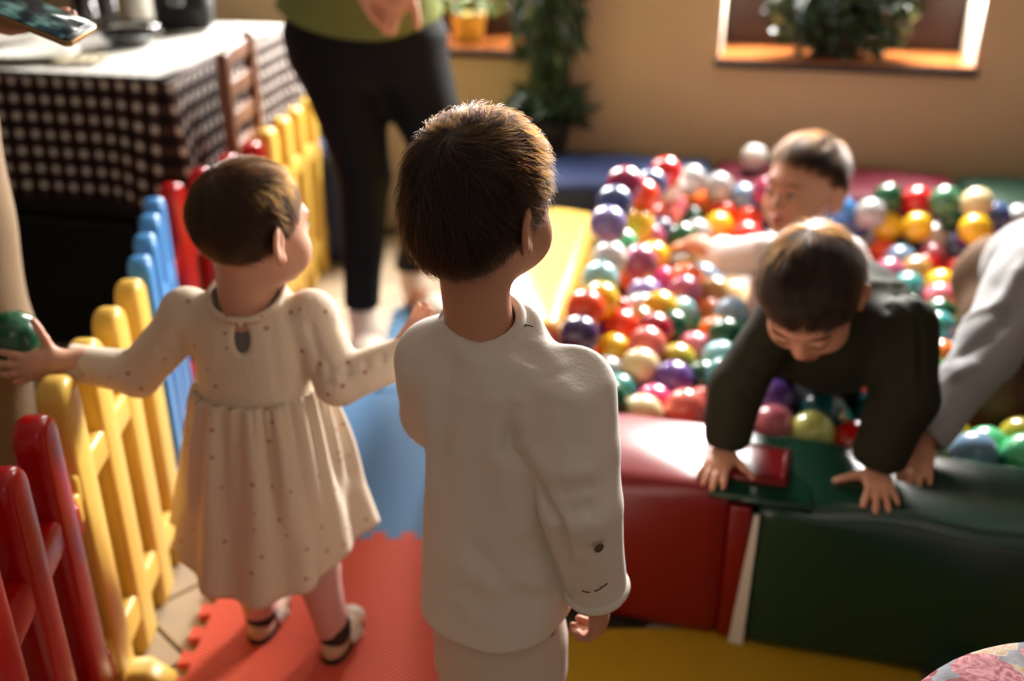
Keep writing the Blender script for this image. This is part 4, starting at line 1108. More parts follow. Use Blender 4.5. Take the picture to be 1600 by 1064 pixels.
def shoe(root, F, L, m_up, m_sole, name='shoe'):
    """heel at the origin, toe along +y, sole at z = 0"""
    S = Sdf().add(ell(F, (0, L * .25, L * .15), (L * .17, L * .25, L * .17)), 0.01).add(ell(F, (0, L * .66, L * .10), (L * .20, L * .32, L * .13)), 0.02)
    S.keep(half(F.R @ np.array((0, 0, 1.0)), F.fwd((0, 0, L * .05))), 0.003)
    v, q = S.mesh(0.004 * max(1, L / .14)); up = obj_np(name, v, q, m_up, root)
    S = Sdf().add(ell(F, (0, L * .26, 0), (L * .185, L * .265, L * .30)), 0.01).add(ell(F, (0, L * .66, 0), (L * .215, L * .335, L * .30)), 0.02)
    S.keep(half(F.R @ np.array((0, 0, -1.0)), F.fwd((0, 0, L * .085))), 0.003); S.keep(half(F.R @ np.array((0, 0, 1.0)), F.fwd((0, 0, 0.0))), 0.003)
    v, q = S.mesh(0.004 * max(1, L / .14)); obj_np('sole', v, q, m_sole, up)
    return up
def Fw(p, yaw=0, s=1.0): return Frame(p, yaw_pitch_roll(yaw), s)

# ---- the boy in the cream top, seen from behind
boy = empty('person', (-0.02, 0.985, 0), 'toddler boy with dark brown hair in a cream long-sleeved top, seen from behind', 'person')
FH = Frame((-0.031, 1.02, 0.886), yaw_pitch_roll(38, 4, 0), 0.905); FB = Fw((-0.016, 0.985, 0), 24)
A1, A2, A3 = np.array((0.062, 0.945, 0.695)), np.array((0.074, 0.900, 0.585)), np.array((0.097, 0.928, 0.455))
B1, B2, B3 = np.array((-0.090, 1.03, 0.697)), np.array((-0.098, 1.080, 0.60)), np.array((-0.02, 1.15, 0.565))
S = Sdf(); add_head(S, FH, 1.12)
S.add(cap(WORLD, (-0.046, 1.005, 0.85), (-0.034, 1.0, 0.735), 0.036, 0.038), 0.02)
S.add(loft(FB, [(0.40, 0, 0, .058, .048), (0.5, 0, 0, .068, .052), (0.66, 0, 0, .080, .050), (0.73, 0, 0, .06, .04)]), 0.02)
for a, b, c in ((A1, A2, A3), (B1, B2, B3)): S.add(cap(WORLD, a, b, .028, .023), 0.02); S.add(cap(WORLD, b, c, .023, .018), 0.01)
for s in (1, -1):
    h, kn, an = FB.fwd((s * .036, 0, .40)), FB.fwd((s * .045, 0.005, .23)), FB.fwd((s * .05, -0.002, .06))
    S.add(cap(WORLD, h, kn, .033, .030), 0.01); S.add(cap(WORLD, kn, an, .030, .022), 0.01); S.add(cap(WORLD, an, FB.fwd((s * .052, .05, .03)), .02, .018), 0.01)
HR = Frame(A3 + np.array((0.004, 0.0, -0.012)), basis((0.05, 0.10, -1), (0.9, -0.35, 0)), 1.0); add_hand(S, HR, (.75, .8, .8, .8), 0.03, -1, (0.5, 0.8, -0.5), 0.5)
HL = Frame(B3, basis((0.6, 0.7, -0.1), (0, 0, 1)), 1.0); add_hand(S, HL, (.4, .4, .4, .4), 0.06, 1)
v, q = S.mesh(0.003); obj_np('body', relax(v, q, 1), q, M['skin'], boy)
HC = hair_cap(FH, fat=1.03); v, q = HC.mesh(0.004); hb = obj_np('hair', v, q, M['hair_boy'], boy)
strands('hair_strands', HC, FH, 22000, 0.042, (0.008, -0.062, 0.085), M['hair_boy_s'], hb, 0.00026, 0.0075, 3, (0.1, 0.25, -0.1))
face_parts(FH, boy)
S = Sdf().add(loft(FB, [(0.374, 0, 0, .097, .087), (0.42, 0, 0, .094, .083), (0.52, 0, 0, .087, .077), (0.60, 0, 0, .083, .071), (0.66, 0, 0, .084, .066), (0.70, 0, 0, .080, .060), (0.735, -.004, 0.006, .064, .052), (0.775, -.008, 0.012, .042, .041)], 2.3, 0.012), 0.01)
S.add(cap(WORLD, A1 + (0, 0, .006), A1 * .5 + A2 * .5, .050, .048), 0.022); S.add(cap(WORLD, A1 * .5 + A2 * .5, A2, .048, .045), 0.006); S.add(cap(WORLD, A2, A3, .045, .035), 0.006)
S.add(cap(WORLD, B1, B2, .043, .038), 0.06); S.add(cap(WORLD, B2, B3, .038, .034), 0.012)
NKC = np.array((-0.033, 1.0, 0.762)); NKN = np.array((0.02, -0.45, 1.0))
S.keep(half(-NKN, NKC + NKN * 0.002), 0.004)
S.sub(cap(WORLD, NKC - NKN * 0.02, NKC + NKN * .05, .037, .040), 0.004)
d3 = (A3 - A2) / np.linalg.norm(A3 - A2); S.sub(cap(WORLD, A3 - d3 * .002, A3 + d3 * .035, .0305, .0315), 0.003)
S.sub(loft(FB, [(0.32, 0, 0, .090, .080), (0.39, 0, 0, .088, .077)], 2.3, .005), 0.003)
S.keep(half((-0.24, 0, 1), (-0.02, 0.9, 0.378)), 0.003)
v, q = S.mesh(0.0032); v = relax(v, q, 2)
def px(u, w, y): return at_y(u, w, y)
BL = [([px(788, 660, .93), px(792, 710, .92), px(838, 775, .91), px(866, 830, .91), px(880, 900, .91)], .008, -.014), ([px(812, 640, .92), px(822, 700, .905), px(862, 755, .895)], .013, .006),
      ([px(770, 690, .92), px(800, 790, .91), px(830, 850, .91)], .018, .006), ([px(700, 540, .96), px(688, 640, .93), px(672, 770, .93)], .012, -.006), ([px(672, 540, .98), px(662, 660, .96), px(660, 770, .96)], .012, .005),
      ([px(690, 870, .91), px(770, 920, .91), px(860, 895, .91)], .018, .006), ([px(720, 840, .91), px(800, 930, .90), px(860, 940, .90)], .014, -.005), ([px(700, 930, .91), px(760, 990, .91)], .016, .004),
      ([px(870, 580, .93), px(905, 630, .90), px(925, 700, .87)], .013, .002), ([px(860, 610, .92), px(900, 665, .89), px(915, 720, .87)], .012, -.002), ([px(875, 800, .87), px(935, 785, .87)], .009, -.005),
      ([px(870, 832, .87), px(950, 815, .88)], .009, .005), ([px(870, 745, .86), px(938, 735, .87)], .010, .005), ([px(862, 768, .87), px(940, 762, .87)], .007, -.004), ([px(880, 865, .88), px(950, 855, .88)], .008, -.0035),
      ([px(690, 500, 1.0), px(745, 585, .94), px(765, 650, .93)], .016, .003), ([px(815, 530, .96), px(845, 600, .93)], .012, -.0018), ([px(838, 520, .97), px(890, 575, .93)], .012, .0015), ([px(830, 560, .95), px(800, 640, .93)], .012, .004),
      ([px(905, 880, .87), px(890, 935, .90), px(880, 985, .93)], .010, -.005), ([px(740, 640, .92), px(735, 760, .91), px(745, 860, .91)], .02, -.003), ([px(845, 900, .90), px(850, 1000, .90)], .014, .005)]
v = creases(v, q, BL); v = wavy(v, q, 0.0018, 38, 5, (1, 1, .6))
shirt = obj_np('shirt', v, q, M['cream_knit'], boy)
bm = bmesh.new(); ex = np.array((math.cos(math.radians(-20)), math.sin(math.radians(-20)), 0)); ey = np.cross(NKN / np.linalg.norm(NKN), ex)
add_tube(bm, [NKC - NKN * .004 + ex * .0435 * math.cos(a) + ey * .0415 * math.sin(a) for a in np.linspace(0, 2 * math.pi, 49)[:-1]], 0.0062, 10, closed=True)
obj_bm('collar', bm, M['cream_knit'], shirt, True, world_space=True)
bm = bmesh.new(); cx_ = basis(d3, (0, 0, 1)); add_tube(bm, [A3 + d3 * .004 + (cx_[:, 0] * math.cos(a) + cx_[:, 2] * math.sin(a)) * .0345 for a in np.linspace(0, 2 * math.pi, 37)[:-1]], 0.0055, 8, closed=True)
obj_bm('cuff', bm, M['cream_knit'], shirt, True, world_space=True)
def snap(S, p, off=0.0):
    p = np.array([p], float)
    for _ in range(4): p = p - S.grad(p) * (S(p) - off)[:, None]
    return p[0]
bp_ = snap(S, px(927, 838, .875), 0.003); gn = S.grad(np.array([bp_]))[0]
Fb = Frame(bp_, basis(gn, (0, 0, 1)), 1.0)
bm = bmesh.new(); add_tube(bm, [Fb.fwd((.0042 * math.cos(a), 0, .0062 * math.sin(a))) for a in np.linspace(0, 2 * math.pi, 17)[:-1]], 0.0012, 6, closed=True)
bmesh.ops.contextual_create(bm, geom=[bm.verts.new(Fb.fwd((.004 * math.cos(a), 0, .006 * math.sin(a)))) for a in np.linspace(0, 2 * math.pi, 13)[:-1]])
obj_bm('sleeve_button', bm, M['button'], shirt, True, world_space=True)
for (u0, w0), (u1, w1) in (((910, 921), (922, 922)), ((928, 919), (938, 914)), ((936, 913), (947, 908))):
    bm = bmesh.new(); add_tube(bm, [snap(S, px(u, w, .885), 0.002) for u, w in ((u0, w0), ((u0 + u1) / 2, (w0 + w1) / 2 + 1), (u1, w1))], 0.0007, 6); obj_bm('stitch', bm, M['thread'], shirt, True, world_space=True)
for pts in (((812, 492), (818, 503), (828, 508), (833, 514)), ((808, 494), (814, 508), (822, 512))):
    bm = bmesh.new(); add_tube(bm, [snap(S, px(u, w, .985), 0.0015) for u, w in pts], 0.0007, 6); obj_bm('embroidery', bm, M['thread'], shirt, True, world_space=True)
S = Sdf().add(loft(FB, [(0.27, 0, 0, .078, .066), (0.34, 0, 0, .081, .070), (0.44, 0, 0, .074, .064)], 2.4, .02), 0.02)
for s in (1, -1): S.add(cap(WORLD, FB.fwd((s * .040, 0, .33)), FB.fwd((s * .050, 0.004, .075)), .043, .038), 0.025)
v, q = S.mesh(0.0045); v = wavy(relax(v, q, 1), q, 0.0035, 55, 8); trousers = obj_np('trousers', v, q, M['beige_twill'], boy)
gp = snap(S, px(893, 992, .92), 0.001); gn = S.grad(np.array([gp]))[0]; Fg = Frame(gp, basis(gn, (0, 0, 1)), 1.0)
bm = bmesh.new(); add_tube(bm, [Fg.fwd((.0065 * math.cos(a), 0, .010 * math.sin(a))) for a in np.linspace(0, 2 * math.pi, 21)[:-1]], 0.0018, 8, closed=True); obj_bm('pocket_ring', bm, M['metal_eyelet'], trousers, True, world_space=True)
for s in (1, -1): shoe(boy, Frame(FB.fwd((s * .052, -.04, .012)), yaw_pitch_roll(24 + s * 6)), 0.15, M['sneaker'], M['sole_dark'])

# ---- the girl in the dotted dress
girl = empty('person', (-0.37, 1.30, 0), 'toddler girl with fine light brown hair in a cream dotted dress, reaching over the fence', 'person')
GH = Frame((-0.346, 1.265, 0.778), yaw_pitch_roll(37, 5, -3), 0.86); GB = Fw((-0.368, 1.282, 0), 8)
a1, a2, a3 = np.array((-0.462, 1.285, 0.632)), np.array((-0.540, 1.285, 0.548)), np.array((-0.632, 1.283, 0.568))
b1, b2, b3 = np.array((-0.276, 1.275, 0.632)), np.array((-0.243, 1.245, 0.556)), np.array((-0.150, 1.255, 0.590))
S = Sdf(); add_head(S, GH, 1.2)
S.add(cap(WORLD, (-0.362, 1.262, 0.745), (-0.366, 1.275, 0.655), 0.038, 0.041), 0.02)
S.add(loft(GB, [(0.34, 0, 0, .070, .062), (0.45, 0, 0, .072, .064), (0.58, 0, 0, .072, .052), (0.655, 0, 0, .062, .042)]), 0.02)
for a, b, c in ((a1, a2, a3), (b1, b2, b3)): S.add(cap(WORLD, a, b, .026, .022), 0.02); S.add(cap(WORLD, b, c, .022, .017), 0.01)
LEGS = [((-0.405, 1.30, .36), (-0.428, 1.315, .20), (-0.432, 1.352, .065)), ((-0.335, 1.29, .36), (-0.312, 1.285, .20), (-0.300, 1.305, .065))]
for h, kn, an in LEGS: S.add(cap(WORLD, h, kn, .040, .031), 0.02); S.add(cap(WORLD, kn, an, .031, .021), 0.01); S.add(cap(WORLD, an, np.array(an) + (.006, .05, -.035), .020, .018), 0.01)
HG = Frame((-0.633, 1.266, 0.578), basis((-1.0, -0.62, 0.06), (0.5, -1, 0.15)), 0.92); add_hand(S, HG, (.30, .38, .40, .42), 0.24, 1, (0.95, 0.30, -0.15), 0.1)
HG2 = Frame(b3, basis((0.45, 0.45, 0.75), (0, 1, -.5)), 0.88); add_hand(S, HG2, (.5, .5, .5, .5), 0.05, 1, (-0.9, 0.4, 0), 0.1)
v, q = S.mesh(0.003); obj_np('body', relax(v, q, 1), q, M['skin_girl'], girl)
GP = ((0, -0.74, 0.67), -0.008); GC = hair_cap(GH, GP, 0.7, False); v, q = GC.mesh(0.004); hg = obj_np('hair', v, q, M['hair_girl'], girl)
strands('hair_strands', GC, GH, 14000, 0.036, (-0.004, -0.058, 0.085), M['hair_girl_s'], hg, 0.00020, 0.0040, 6, (0, 0.15, -0.15), GP, 0.3)
face_parts(GH, girl)
S = Sdf().add(loft(GB, [(0.505, 0, 0, .089, .076), (0.56, 0, 0, .083, .067), (0.61, 0, 0, .086, .060), (0.645, 0, 0, .082, .054), (0.668, 0, 0, .062, .047), (0.70, 0, 0, .046, .043)], 2.2, .01), 0.01)
S.add(ell(WORLD, a1 + (0.006, 0, .016), (.036, .034, .034)), 0.010).add(ell(WORLD, b1 + (-0.004, 0, .016), (.036, .034, .034)), 0.010)
S.add(cap(WORLD, a1, a2, .036, .033), 0.014); S.add(cap(WORLD, a2, a3, .033, .026), 0.010)
S.add(cap(WORLD, b1, b2, .036, .034), 0.014); S.add(cap(WORLD, b2, b3, .034, .028), 0.010)
GN, GNN = np.array((-0.366, 1.268, 0.682)), np.array((0, -0.40, 1.0))
S.keep(half(-GNN, GN), 0.004); S.sub(cap(WORLD, GN - GNN * .03, GN + GNN * .05, .043, .047), 0.006)
e3 = (a3 - a2) / np.linalg.norm(a3 - a2); S.keep(half(-e3, a3 + e3 * .006), 0.002); S.sub(cap(WORLD, a3, a3 + e3 * .05, .021, .023), 0.003)
# keyhole at the back of the neck
kc = np.array((-0.372, 1.20, 0.625))
S.sub(cap(Frame(kc, yaw_pitch_roll(8)), (0, -.05, .030), (0, .022, .030), .003, .003), 0.006); S.sub(ell(Frame(kc, yaw_pitch_roll(8)), (0, .0, .004), (.0135, .062, .0235)), 0.006)
v, q = S.mesh(0.0030); v = relax(v, q, 1)
GL = [([px(480, 500, 1.25), px(488, 560, 1.24), px(483, 600, 1.23)], .008, -.005), ([px(275, 520, 1.27), px(290, 590, 1.25)], .008, -.005), ([px(500, 560, 1.22), px(520, 600, 1.21)], .008, -.004),
      ([px(545, 560, 1.22), px(550, 590, 1.22)], .006, -.004), ([px(570, 550, 1.22), px(580, 580, 1.22)], .005, -.003), ([px(596, 545, 1.22), px(602, 575, 1.22)], .005, -.003), ([px(520, 575, 1.22), px(535, 610, 1.22)], .006, .004),
      ([px(215, 560, 1.26), px(205, 605, 1.26)], .007, -.004), ([px(235, 545, 1.26), px(240, 600, 1.26)], .007, .003), ([px(120, 560, 1.26), px(125, 600, 1.26)], .006, -.003), ([px(150, 560, 1.26), px(158, 605, 1.26)], .008, .0025),
      ([px(330, 520, 1.22), px(320, 620, 1.21)], .008, .002), ([px(430, 500, 1.22), px(445, 620, 1.21)], .008, -.002)]
v = creases(v, q, GL); v = wavy(v, q, 0.0009, 60, 4)
dress = obj_np('dress', v, q, M['dotted'], girl)
S2 = Sdf().add(loft(GB, [(0.55, 0, 0, .070, .060), (0.61, 0, 0, .072, .0545), (0.655, 0, 0, .062, .046), (0.69, 0, 0, .043, .041)], 2.2, .01), 0.01); S2.keep(half(-GNN, GN + GNN * .004), 0.003); S2.sub(cap(WORLD, GN - GNN * .02, GN + GNN * .05, .039, .041), 0.004)
v, q = S2.mesh(0.004); obj_np('undershirt', v, q, M['inner_grey'], girl)
bm = bmesh.new(); add_tube(bm, [GN - GNN * .003 + np.array((.050 * math.cos(a), .047 * math.sin(a), .047 * math.sin(a) * .4)) for a in np.linspace(0, 2 * math.pi, 49)[:-1]], 0.0045, 8, closed=True); obj_bm('collar', bm, M['dotted'], dress, True, world_space=True)
bm = bmesh.new(); p0 = snap(S, GN + np.array((-0.002, -.052, -.026)), .002); bmesh.ops.create_uvsphere(bm, u_segments=12, v_segments=8, radius=0.0042, matrix=Matrix.Translation(Vector(p0))); obj_bm('neck_button', bm, M['strap_white'], dress, True, world_space=True)
# gathered skirt: lofted rings with folds that open towards the hem
nA, nR = 220, 30; V = []; rg = random.Random(2); ph = [(k, rg.uniform(0, 6.28), rg.uniform(.5, 1)) for k in (5, 8, 11, 14, 19)]
for j in range(nR + 1):
    t = j / nR; z = 0.535 + (0.212 - 0.535) * t
    cx, cy = -0.368 + (-0.390 + 0.368) * t, 1.282 + (1.312 - 1.282) * t
    rx, ry = .089 + (.146 - .089) * t ** .8, .077 + (.130 - .077) * t ** .8
    for i in range(nA):
        a = 2 * math.pi * i / nA
        fold = sum(w * math.sin(k * a + p + 0.5 * t) for k, p, w in ph[:3]) * 0.0085 * t ** .8 + sum(w * math.sin(k * a + p) for k, p, w in ph[3:]) * 0.006 * math.sin(math.pi * min(1, t * 1.3 + .12)) \
            + 0.0035 * math.sin(34 * a + 3 * math.sin(5 * a)) * math.exp(-t * 5)
        fold -= 0.022 * math.exp(-((a - 4.05) / .16) ** 2) * t + 0.014 * math.exp(-((a - 5.45) / .12) ** 2) * t
        bul = 0.012 * t * max(0, math.cos(a - 0.35)) ** 3
        V.append((cx + (rx + fold + bul) * math.cos(a), cy + (ry + fold) * math.sin(a), z - 0.012 * t * math.sin(3 * a + 1) * t + (0.055 * t * t * max(0, math.cos(a - .3)) ** 2) + 0.05 * t * t * max(0, math.cos(a - 3.35)) ** 2))
Q = [(j * nA + i, (j + 1) * nA + i, (j + 1) * nA + (i + 1) % nA, j * nA + (i + 1) % nA) for j in range(nR) for i in range(nA)]
V = np.array(V); sk = obj_np('skirt', V, np.array(Q)[:, ::-1], M['dotted'], dress)
md = sk.modifiers.new('thickness', 'SOLIDIFY'); md.thickness = 0.003
S = Sdf()
for h, kn, an in LEGS: S.add(cap(WORLD, h, kn, .046, .036), 0.02); S.add(cap(WORLD, kn, an, .036, .0265), 0.012); S.add(cap(WORLD, an, np.array(an) + (.004, .03, -.03), .026, .022), 0.01)
v, q = S.mesh(0.004); v = relax(v, q, 1); obj_np('tights', v, q, M['pink_tights'], girl)
for (h, kn, an), yw in zip(LEGS, (8, 12)):
    Fs = Frame((an[0] - .004, an[1] - .036, .012), yaw_pitch_roll(yw), 1.0); sh = shoe(girl, Fs, 0.128, M['shoe_beige'], M['sole_dark'])
    for y, z in ((.060, .040), (.076, .034), (.092, .028)):
        bm = bmesh.new(); add_tube(bm, [Fs.fwd((x * .03, y - .012 * abs(x), z - .024 * x * x)) for x in np.linspace(-1, 1, 9)], 0.0042, 8); obj_bm('strap', bm, M['strap_white'], sh, True, world_space=True)
    S = Sdf().add(ell(Fs, (0, .112, .015), (.024, .018, .017)), .004); S.keep(half((0, 0, 1), (0, 0, .022)), .002); v, q = S.mesh(0.003); obj_np('toe_cap', v, q, M['strap_white'], sh)
    S = Sdf().add(cap(Fs, (0, .035, .044), (0, .036, .056), .0275, .0275), .004); v, q = S.mesh(0.003); obj_np('ankle_cuff', v, q, M['sole_dark'], sh)
# the ball in her hand
hb_ = bpy.data.objects.new('pit_ball', ball_mesh('dark green')); COL.objects.link(hb_); hb_.location = (-0.706, 1.279, 0.605)
tag(hb_, 'dark green ball held by the girl over the fence', 'ball', 'plastic balls in the ball pit')

# ---- the boy on hands and knees at the edge of the pit
crawl = empty('person', (0.56, 1.70, 0.03), 'boy in a dark olive jacket leaning on both hands on the padded edge, looking down', 'person')
CH = Frame((0.458, 1.415, 0.622), yaw_pitch_roll(205, 44, 4), 0.97)
r1, r2, r3 = np.array((0.438, 1.490, 0.540)), np.array((0.372, 1.455, 0.440)), np.array((0.362, 1.443, 0.356))
l1, l2, l3 = np.array((0.640, 1.475, 0.535)), np.array((0.632, 1.415, 0.440)), np.array((0.597, 1.385, 0.356))
S = Sdf(); add_head(S, CH, 1.1)
S.add(cap(WORLD, CH.fwd((0, -.03, -.05)), (0.535, 1.515, 0.545), 0.038, 0.042), 0.02)
S.add(cap(WORLD, (0.535, 1.54, 0.50), (0.60, 1.80, 0.43), .075, .075), 0.02)
for a, b, c in ((r1, r2, r3), (l1, l2, l3)): S.add(cap(WORLD, a, b, .030, .025), 0.02); S.add(cap(WORLD, b, c, .025, .019), 0.01)
KN = [((0.555, 1.80, .38), (0.53, 1.78, .11), (0.55, 1.90, .075)), ((0.655, 1.81, .38), (0.67, 1.80, .11), (0.675, 1.91, .075))]
for h, kn, an in KN: S.add(cap(WORLD, h, kn, .045, .036), 0.02); S.add(cap(WORLD, kn, an, .034, .024), 0.01); S.add(cap(WORLD, an, np.array(an) + (0, .05, -.02), .022, .018), 0.01)
H1 = Frame((0.360, 1.440, 0.330), basis((-0.46, -0.86, -0.16), (0, 0, 1)), 0.98); add_hand(S, H1, (.10, .12, .12, .15), 0.13, -1, (0.85, 0.55, -0.15), 0.1)
H2 = Frame((0.592, 1.378, 0.330), basis((-0.20, -0.95, -0.14), (0, 0, 1)), 0.98); add_hand(S, H2, (.12, .12, .12, .12), 0.20, 1, (0.95, 0.30, -0.10), 0.1)
v, q = S.mesh(0.003); obj_np('body', relax(v, q, 1), q, M['skin'], crawl)
CC = hair_cap(CH, fat=1.02); v, q = CC.mesh(0.004); hc = obj_np('hair', v, q, M['hair_boy'], crawl)
strands('hair_strands', CC, CH, 16000, 0.042, (0.006, -0.055, 0.09), M['hair_boy_s'], hc, 0.00026, 0.008, 13, (0, 0.35, -0.15))
face_parts(CH, crawl, False)
S = Sdf().add(ell(WORLD, (0.54, 1.545, 0.500), (.112, .115, .080)), 0.03)
S.add(cap(WORLD, (0.545, 1.56, 0.49), (0.605, 1.80, 0.425), .105, .105), 0.04); S.add(ell(WORLD, (0.585, 1.66, 0.50), (.13, .16, .085)), .03)
S.add(cap(WORLD, r1, r2, .047, .044), 0.03); S.add(cap(WORLD, r2, r3, .044, .039), 0.015)
S.add(cap(WORLD, l1, l2, .054, .052), 0.03); S.add(cap(WORLD, l2, l3, .052, .045), 0.015)
dn = CH.fwd((0, -.03, -.05)) - np.array((0.535, 1.515, 0.545)); dn /= np.linalg.norm(dn)
S.add(cap(WORLD, (0.535, 1.525, 0.535), np.array((0.535, 1.515, 0.545)) + dn * .03, .058, .052), 0.02); S.sub(cap(WORLD, np.array((0.535, 1.515, 0.545)) + dn * .02, np.array((0.535, 1.515, 0.545)) + dn * .08, .043, .047), 0.004)
for c, e in ((r3, r3 - r2), (l3, l3 - l2)):
    e = e / np.linalg.norm(e); S.sub(cap(WORLD, c + e * .008, c + e * .07, .027, .031), .003); S.keep(half((0, 0, 1), c + e * .022), .004)
v, q = S.mesh(0.0042); v = relax(v, q, 2)
CL = [([px(1395, 445, 1.60), px(1440, 470, 1.62), px(1455, 560, 1.60)], .008, .006), ([px(1385, 465, 1.56), px(1420, 500, 1.56), px(1428, 600, 1.52)], .008, .006), ([px(1375, 485, 1.53), px(1385, 520, 1.52), px(1375, 540, 1.50)], .008, .005),
      ([px(1405, 455, 1.6), px(1432, 500, 1.58), px(1440, 590, 1.54)], .006, -.005), ([px(1380, 470, 1.55), px(1405, 515, 1.54)], .007, -.005), ([px(1350, 440, 1.6), px(1420, 440, 1.68), px(1460, 500, 1.7)], .009, .005),
      ([px(1165, 520, 1.44), px(1215, 560, 1.44)], .010, -.004), ([px(1150, 580, 1.42), px(1205, 600, 1.42)], .010, .004), ([px(1150, 620, 1.41), px(1200, 640, 1.41)], .009, -.004),
      ([px(1345, 600, 1.40), px(1425, 620, 1.40)], .010, -.004), ([px(1345, 660, 1.38), px(1425, 670, 1.38)], .010, .004)]
v = creases(v, q, CL); v = wavy(v, q, 0.0035, 46, 7); obj_np('jacket', v, q, M['olive_jacket'], crawl)
S = Sdf().add(ell(WORLD, (0.605, 1.82, 0.40), (.112, .085, .085)), 0.03)
for h, kn, an in KN: S.add(cap(WORLD, h, kn, .056, .046), 0.03); S.add(cap(WORLD, kn, an, .044, .036), 0.015)
v, q = S.mesh(0.006); obj_np('trousers', v, q, M['dark_trousers'], crawl)

# ---- the boy sitting among the balls at the back
sit = empty('person', (0.66, 2.16, 0.03), 'boy in a white shirt sitting deep in the balls, reaching one bare arm sideways', 'person')
SH = Frame((0.638, 2.11, 0.590), yaw_pitch_roll(232, -4, 0), 1.02)
s1, s2, s3 = np.array((0.565, 2.12, 0.425)), np.array((0.515, 2.19, 0.395)), np.array((0.452, 2.34, 0.372))
t1, t2, t3 = np.array((0.77, 2.17, 0.405)), np.array((0.81, 2.14, 0.33)), np.array((0.78, 2.06, 0.26))
S = Sdf(); add_head(S, SH, 1.0)
S.add(cap(WORLD, SH.fwd((0, -.02, -.05)), (0.66, 2.15, 0.44), .042, .045), 0.02)
S.add(cap(WORLD, (0.66, 2.17, 0.16), (0.66, 2.165, 0.39), .058, .055), 0.02)
for a, b, c in ((s1, s2, s3), (t1, t2, t3)): S.add(cap(WORLD, a, b, .033, .028), 0.02); S.add(cap(WORLD, b, c, .028, .020), 0.01)
for s in (-1, 1): S.add(cap(WORLD, (0.66 + s * .06, 2.16, .10), (0.65 + s * .12, 2.07, .13), .055, .042), 0.02); S.add(cap(WORLD, (0.65 + s * .12, 2.07, .13), (0.64 + s * .05, 2.04 + .05 * (s < 0), .07), .036, .026), 0.01)
H3 = Frame(s3, basis((-0.45, 0.75, -0.35), (0, 0, 1)), 1.12); add_hand(S, H3, (.25, .3, .3, .3), 0.08, 1)
H4 = Frame(t3, basis((-0.2, -0.9, -0.3), (0, 0, 1)), 1.1); add_hand(S, H4, (.3, .3, .3, .3), 0.08, 1)
v, q = S.mesh(0.0036); obj_np('body', relax(v, q, 1), q, M['skin'], sit)
SC = hair_cap(SH, ((0, -0.50, 0.86), 0.022), 1.02); v, q = SC.mesh(0.005); hs = obj_np('hair', v, q, M['hair_boy'], sit)
strands('hair_strands', SC, SH, 7000, 0.045, (0.006, -0.05, 0.09), M['hair_boy_s'], hs, 0.0003, 0.008, 23, (0, 0.4, 0.1), ((0, -0.50, 0.86), 0.022))
face_parts(SH, sit)
S = Sdf().add(loft(Fw((0.66, 2.165, 0), 205), [(0.10, 0, 0, .105, .085), (0.28, 0, 0, .105, .08), (0.39, 0, 0, .100, .068), (0.445, 0, 0, .07, .055), (0.475, 0, 0, .05, .048)], 2.3, .015), .01)
S.add(cap(WORLD, s1, s2, .046, .042), 0.03); S.add(cap(WORLD, s2, s2 + (s3 - s2) * .25, .042, .039), 0.015); S.add(cap(WORLD, t1, t2, .050, .044), 0.03); S.add(cap(WORLD, t2, t2 + (t3 - t2) * .6, .042, .036), 0.015)
ds = (s3 - s2) / np.linalg.norm(s3 - s2); S.sub(cap(WORLD, s2 + ds * .045, s2 + ds * .12, .034, .036), .003); S.sub(cap(WORLD, (0.66, 2.155, 0.465), (0.66, 2.14, 0.53), .045, .05), .004)
v, q = S.mesh(0.005); v = wavy(relax(v, q, 2), q, 0.004, 40, 9); obj_np('shirt', v, q, M['white_knit'], sit)
S = Sdf().add(ell(WORLD, (0.66, 2.16, .11), (.115, .09, .07)), .02)
for s in (-1, 1): S.add(cap(WORLD, (0.66 + s * .06, 2.16, .11), (0.65 + s * .12, 2.07, .13), .062, .05), 0.02); S.add(cap(WORLD, (0.65 + s * .12, 2.07, .13), (0.64 + s * .06, 2.05 + .05 * (s < 0), .08), .046, .038), 0.02)
v, q = S.mesh(0.007); obj_np('trousers', v, q, M['dark_trousers'], sit)

# ---- the boy in grey at the picture edge
gb = empty('person', (1.02, 1.85, 0.03), 'child in grey top and brown trousers leaning on the green block, head out of view', 'person')
XH = Frame((1.10, 1.50, 0.62), yaw_pitch_roll(186, 40, 0), 1.1)
g1, g2, g3 = np.array((0.945, 1.70, 0.535)), np.array((0.830, 1.565, 0.455)), np.array((0.695, 1.445, 0.352))
k1, k2, k3 = np.array((1.21, 1.66, 0.54)), np.array((1.24, 1.52, 0.44)), np.array((1.20, 1.36, 0.35))
S = Sdf(); add_head(S, XH)
S.add(cap(WORLD, XH.fwd((0, -.03, -.05)), (1.08, 1.64, 0.56), .042, .046), .02); S.add(cap(WORLD, (1.09, 1.68, 0.52), (1.085, 1.98, 0.43), .075, .065), .02)
for a, b, c in ((g1, g2, g3), (k1, k2, k3)): S.add(cap(WORLD, a, b, .034, .028), 0.02); S.add(cap(WORLD, b, c, .028, .020), 0.01)
GK = [((1.035, 2.02, .41), (0.955, 1.74, .27), (0.99, 1.76, .08)), ((1.13, 2.0, .40), (1.14, 1.80, .13), (1.12, 2.02, .08))]
for h, kn, an in GK: S.add(cap(WORLD, h, kn, .052, .042), 0.02); S.add(cap(WORLD, kn, an, .040, .028), 0.01); S.add(cap(WORLD, an, np.array(an) + (-.02, -.06, -.02), .024, .02), 0.01)
H5 = Frame(g3 + (-.006, -.006, -.014), basis((-0.45, -0.86, -0.20), (0, 0, 1)), 1.08); add_hand(S, H5, (.2, .2, .2, .2), 0.12, 1, (.9, .4, -.1), .1)
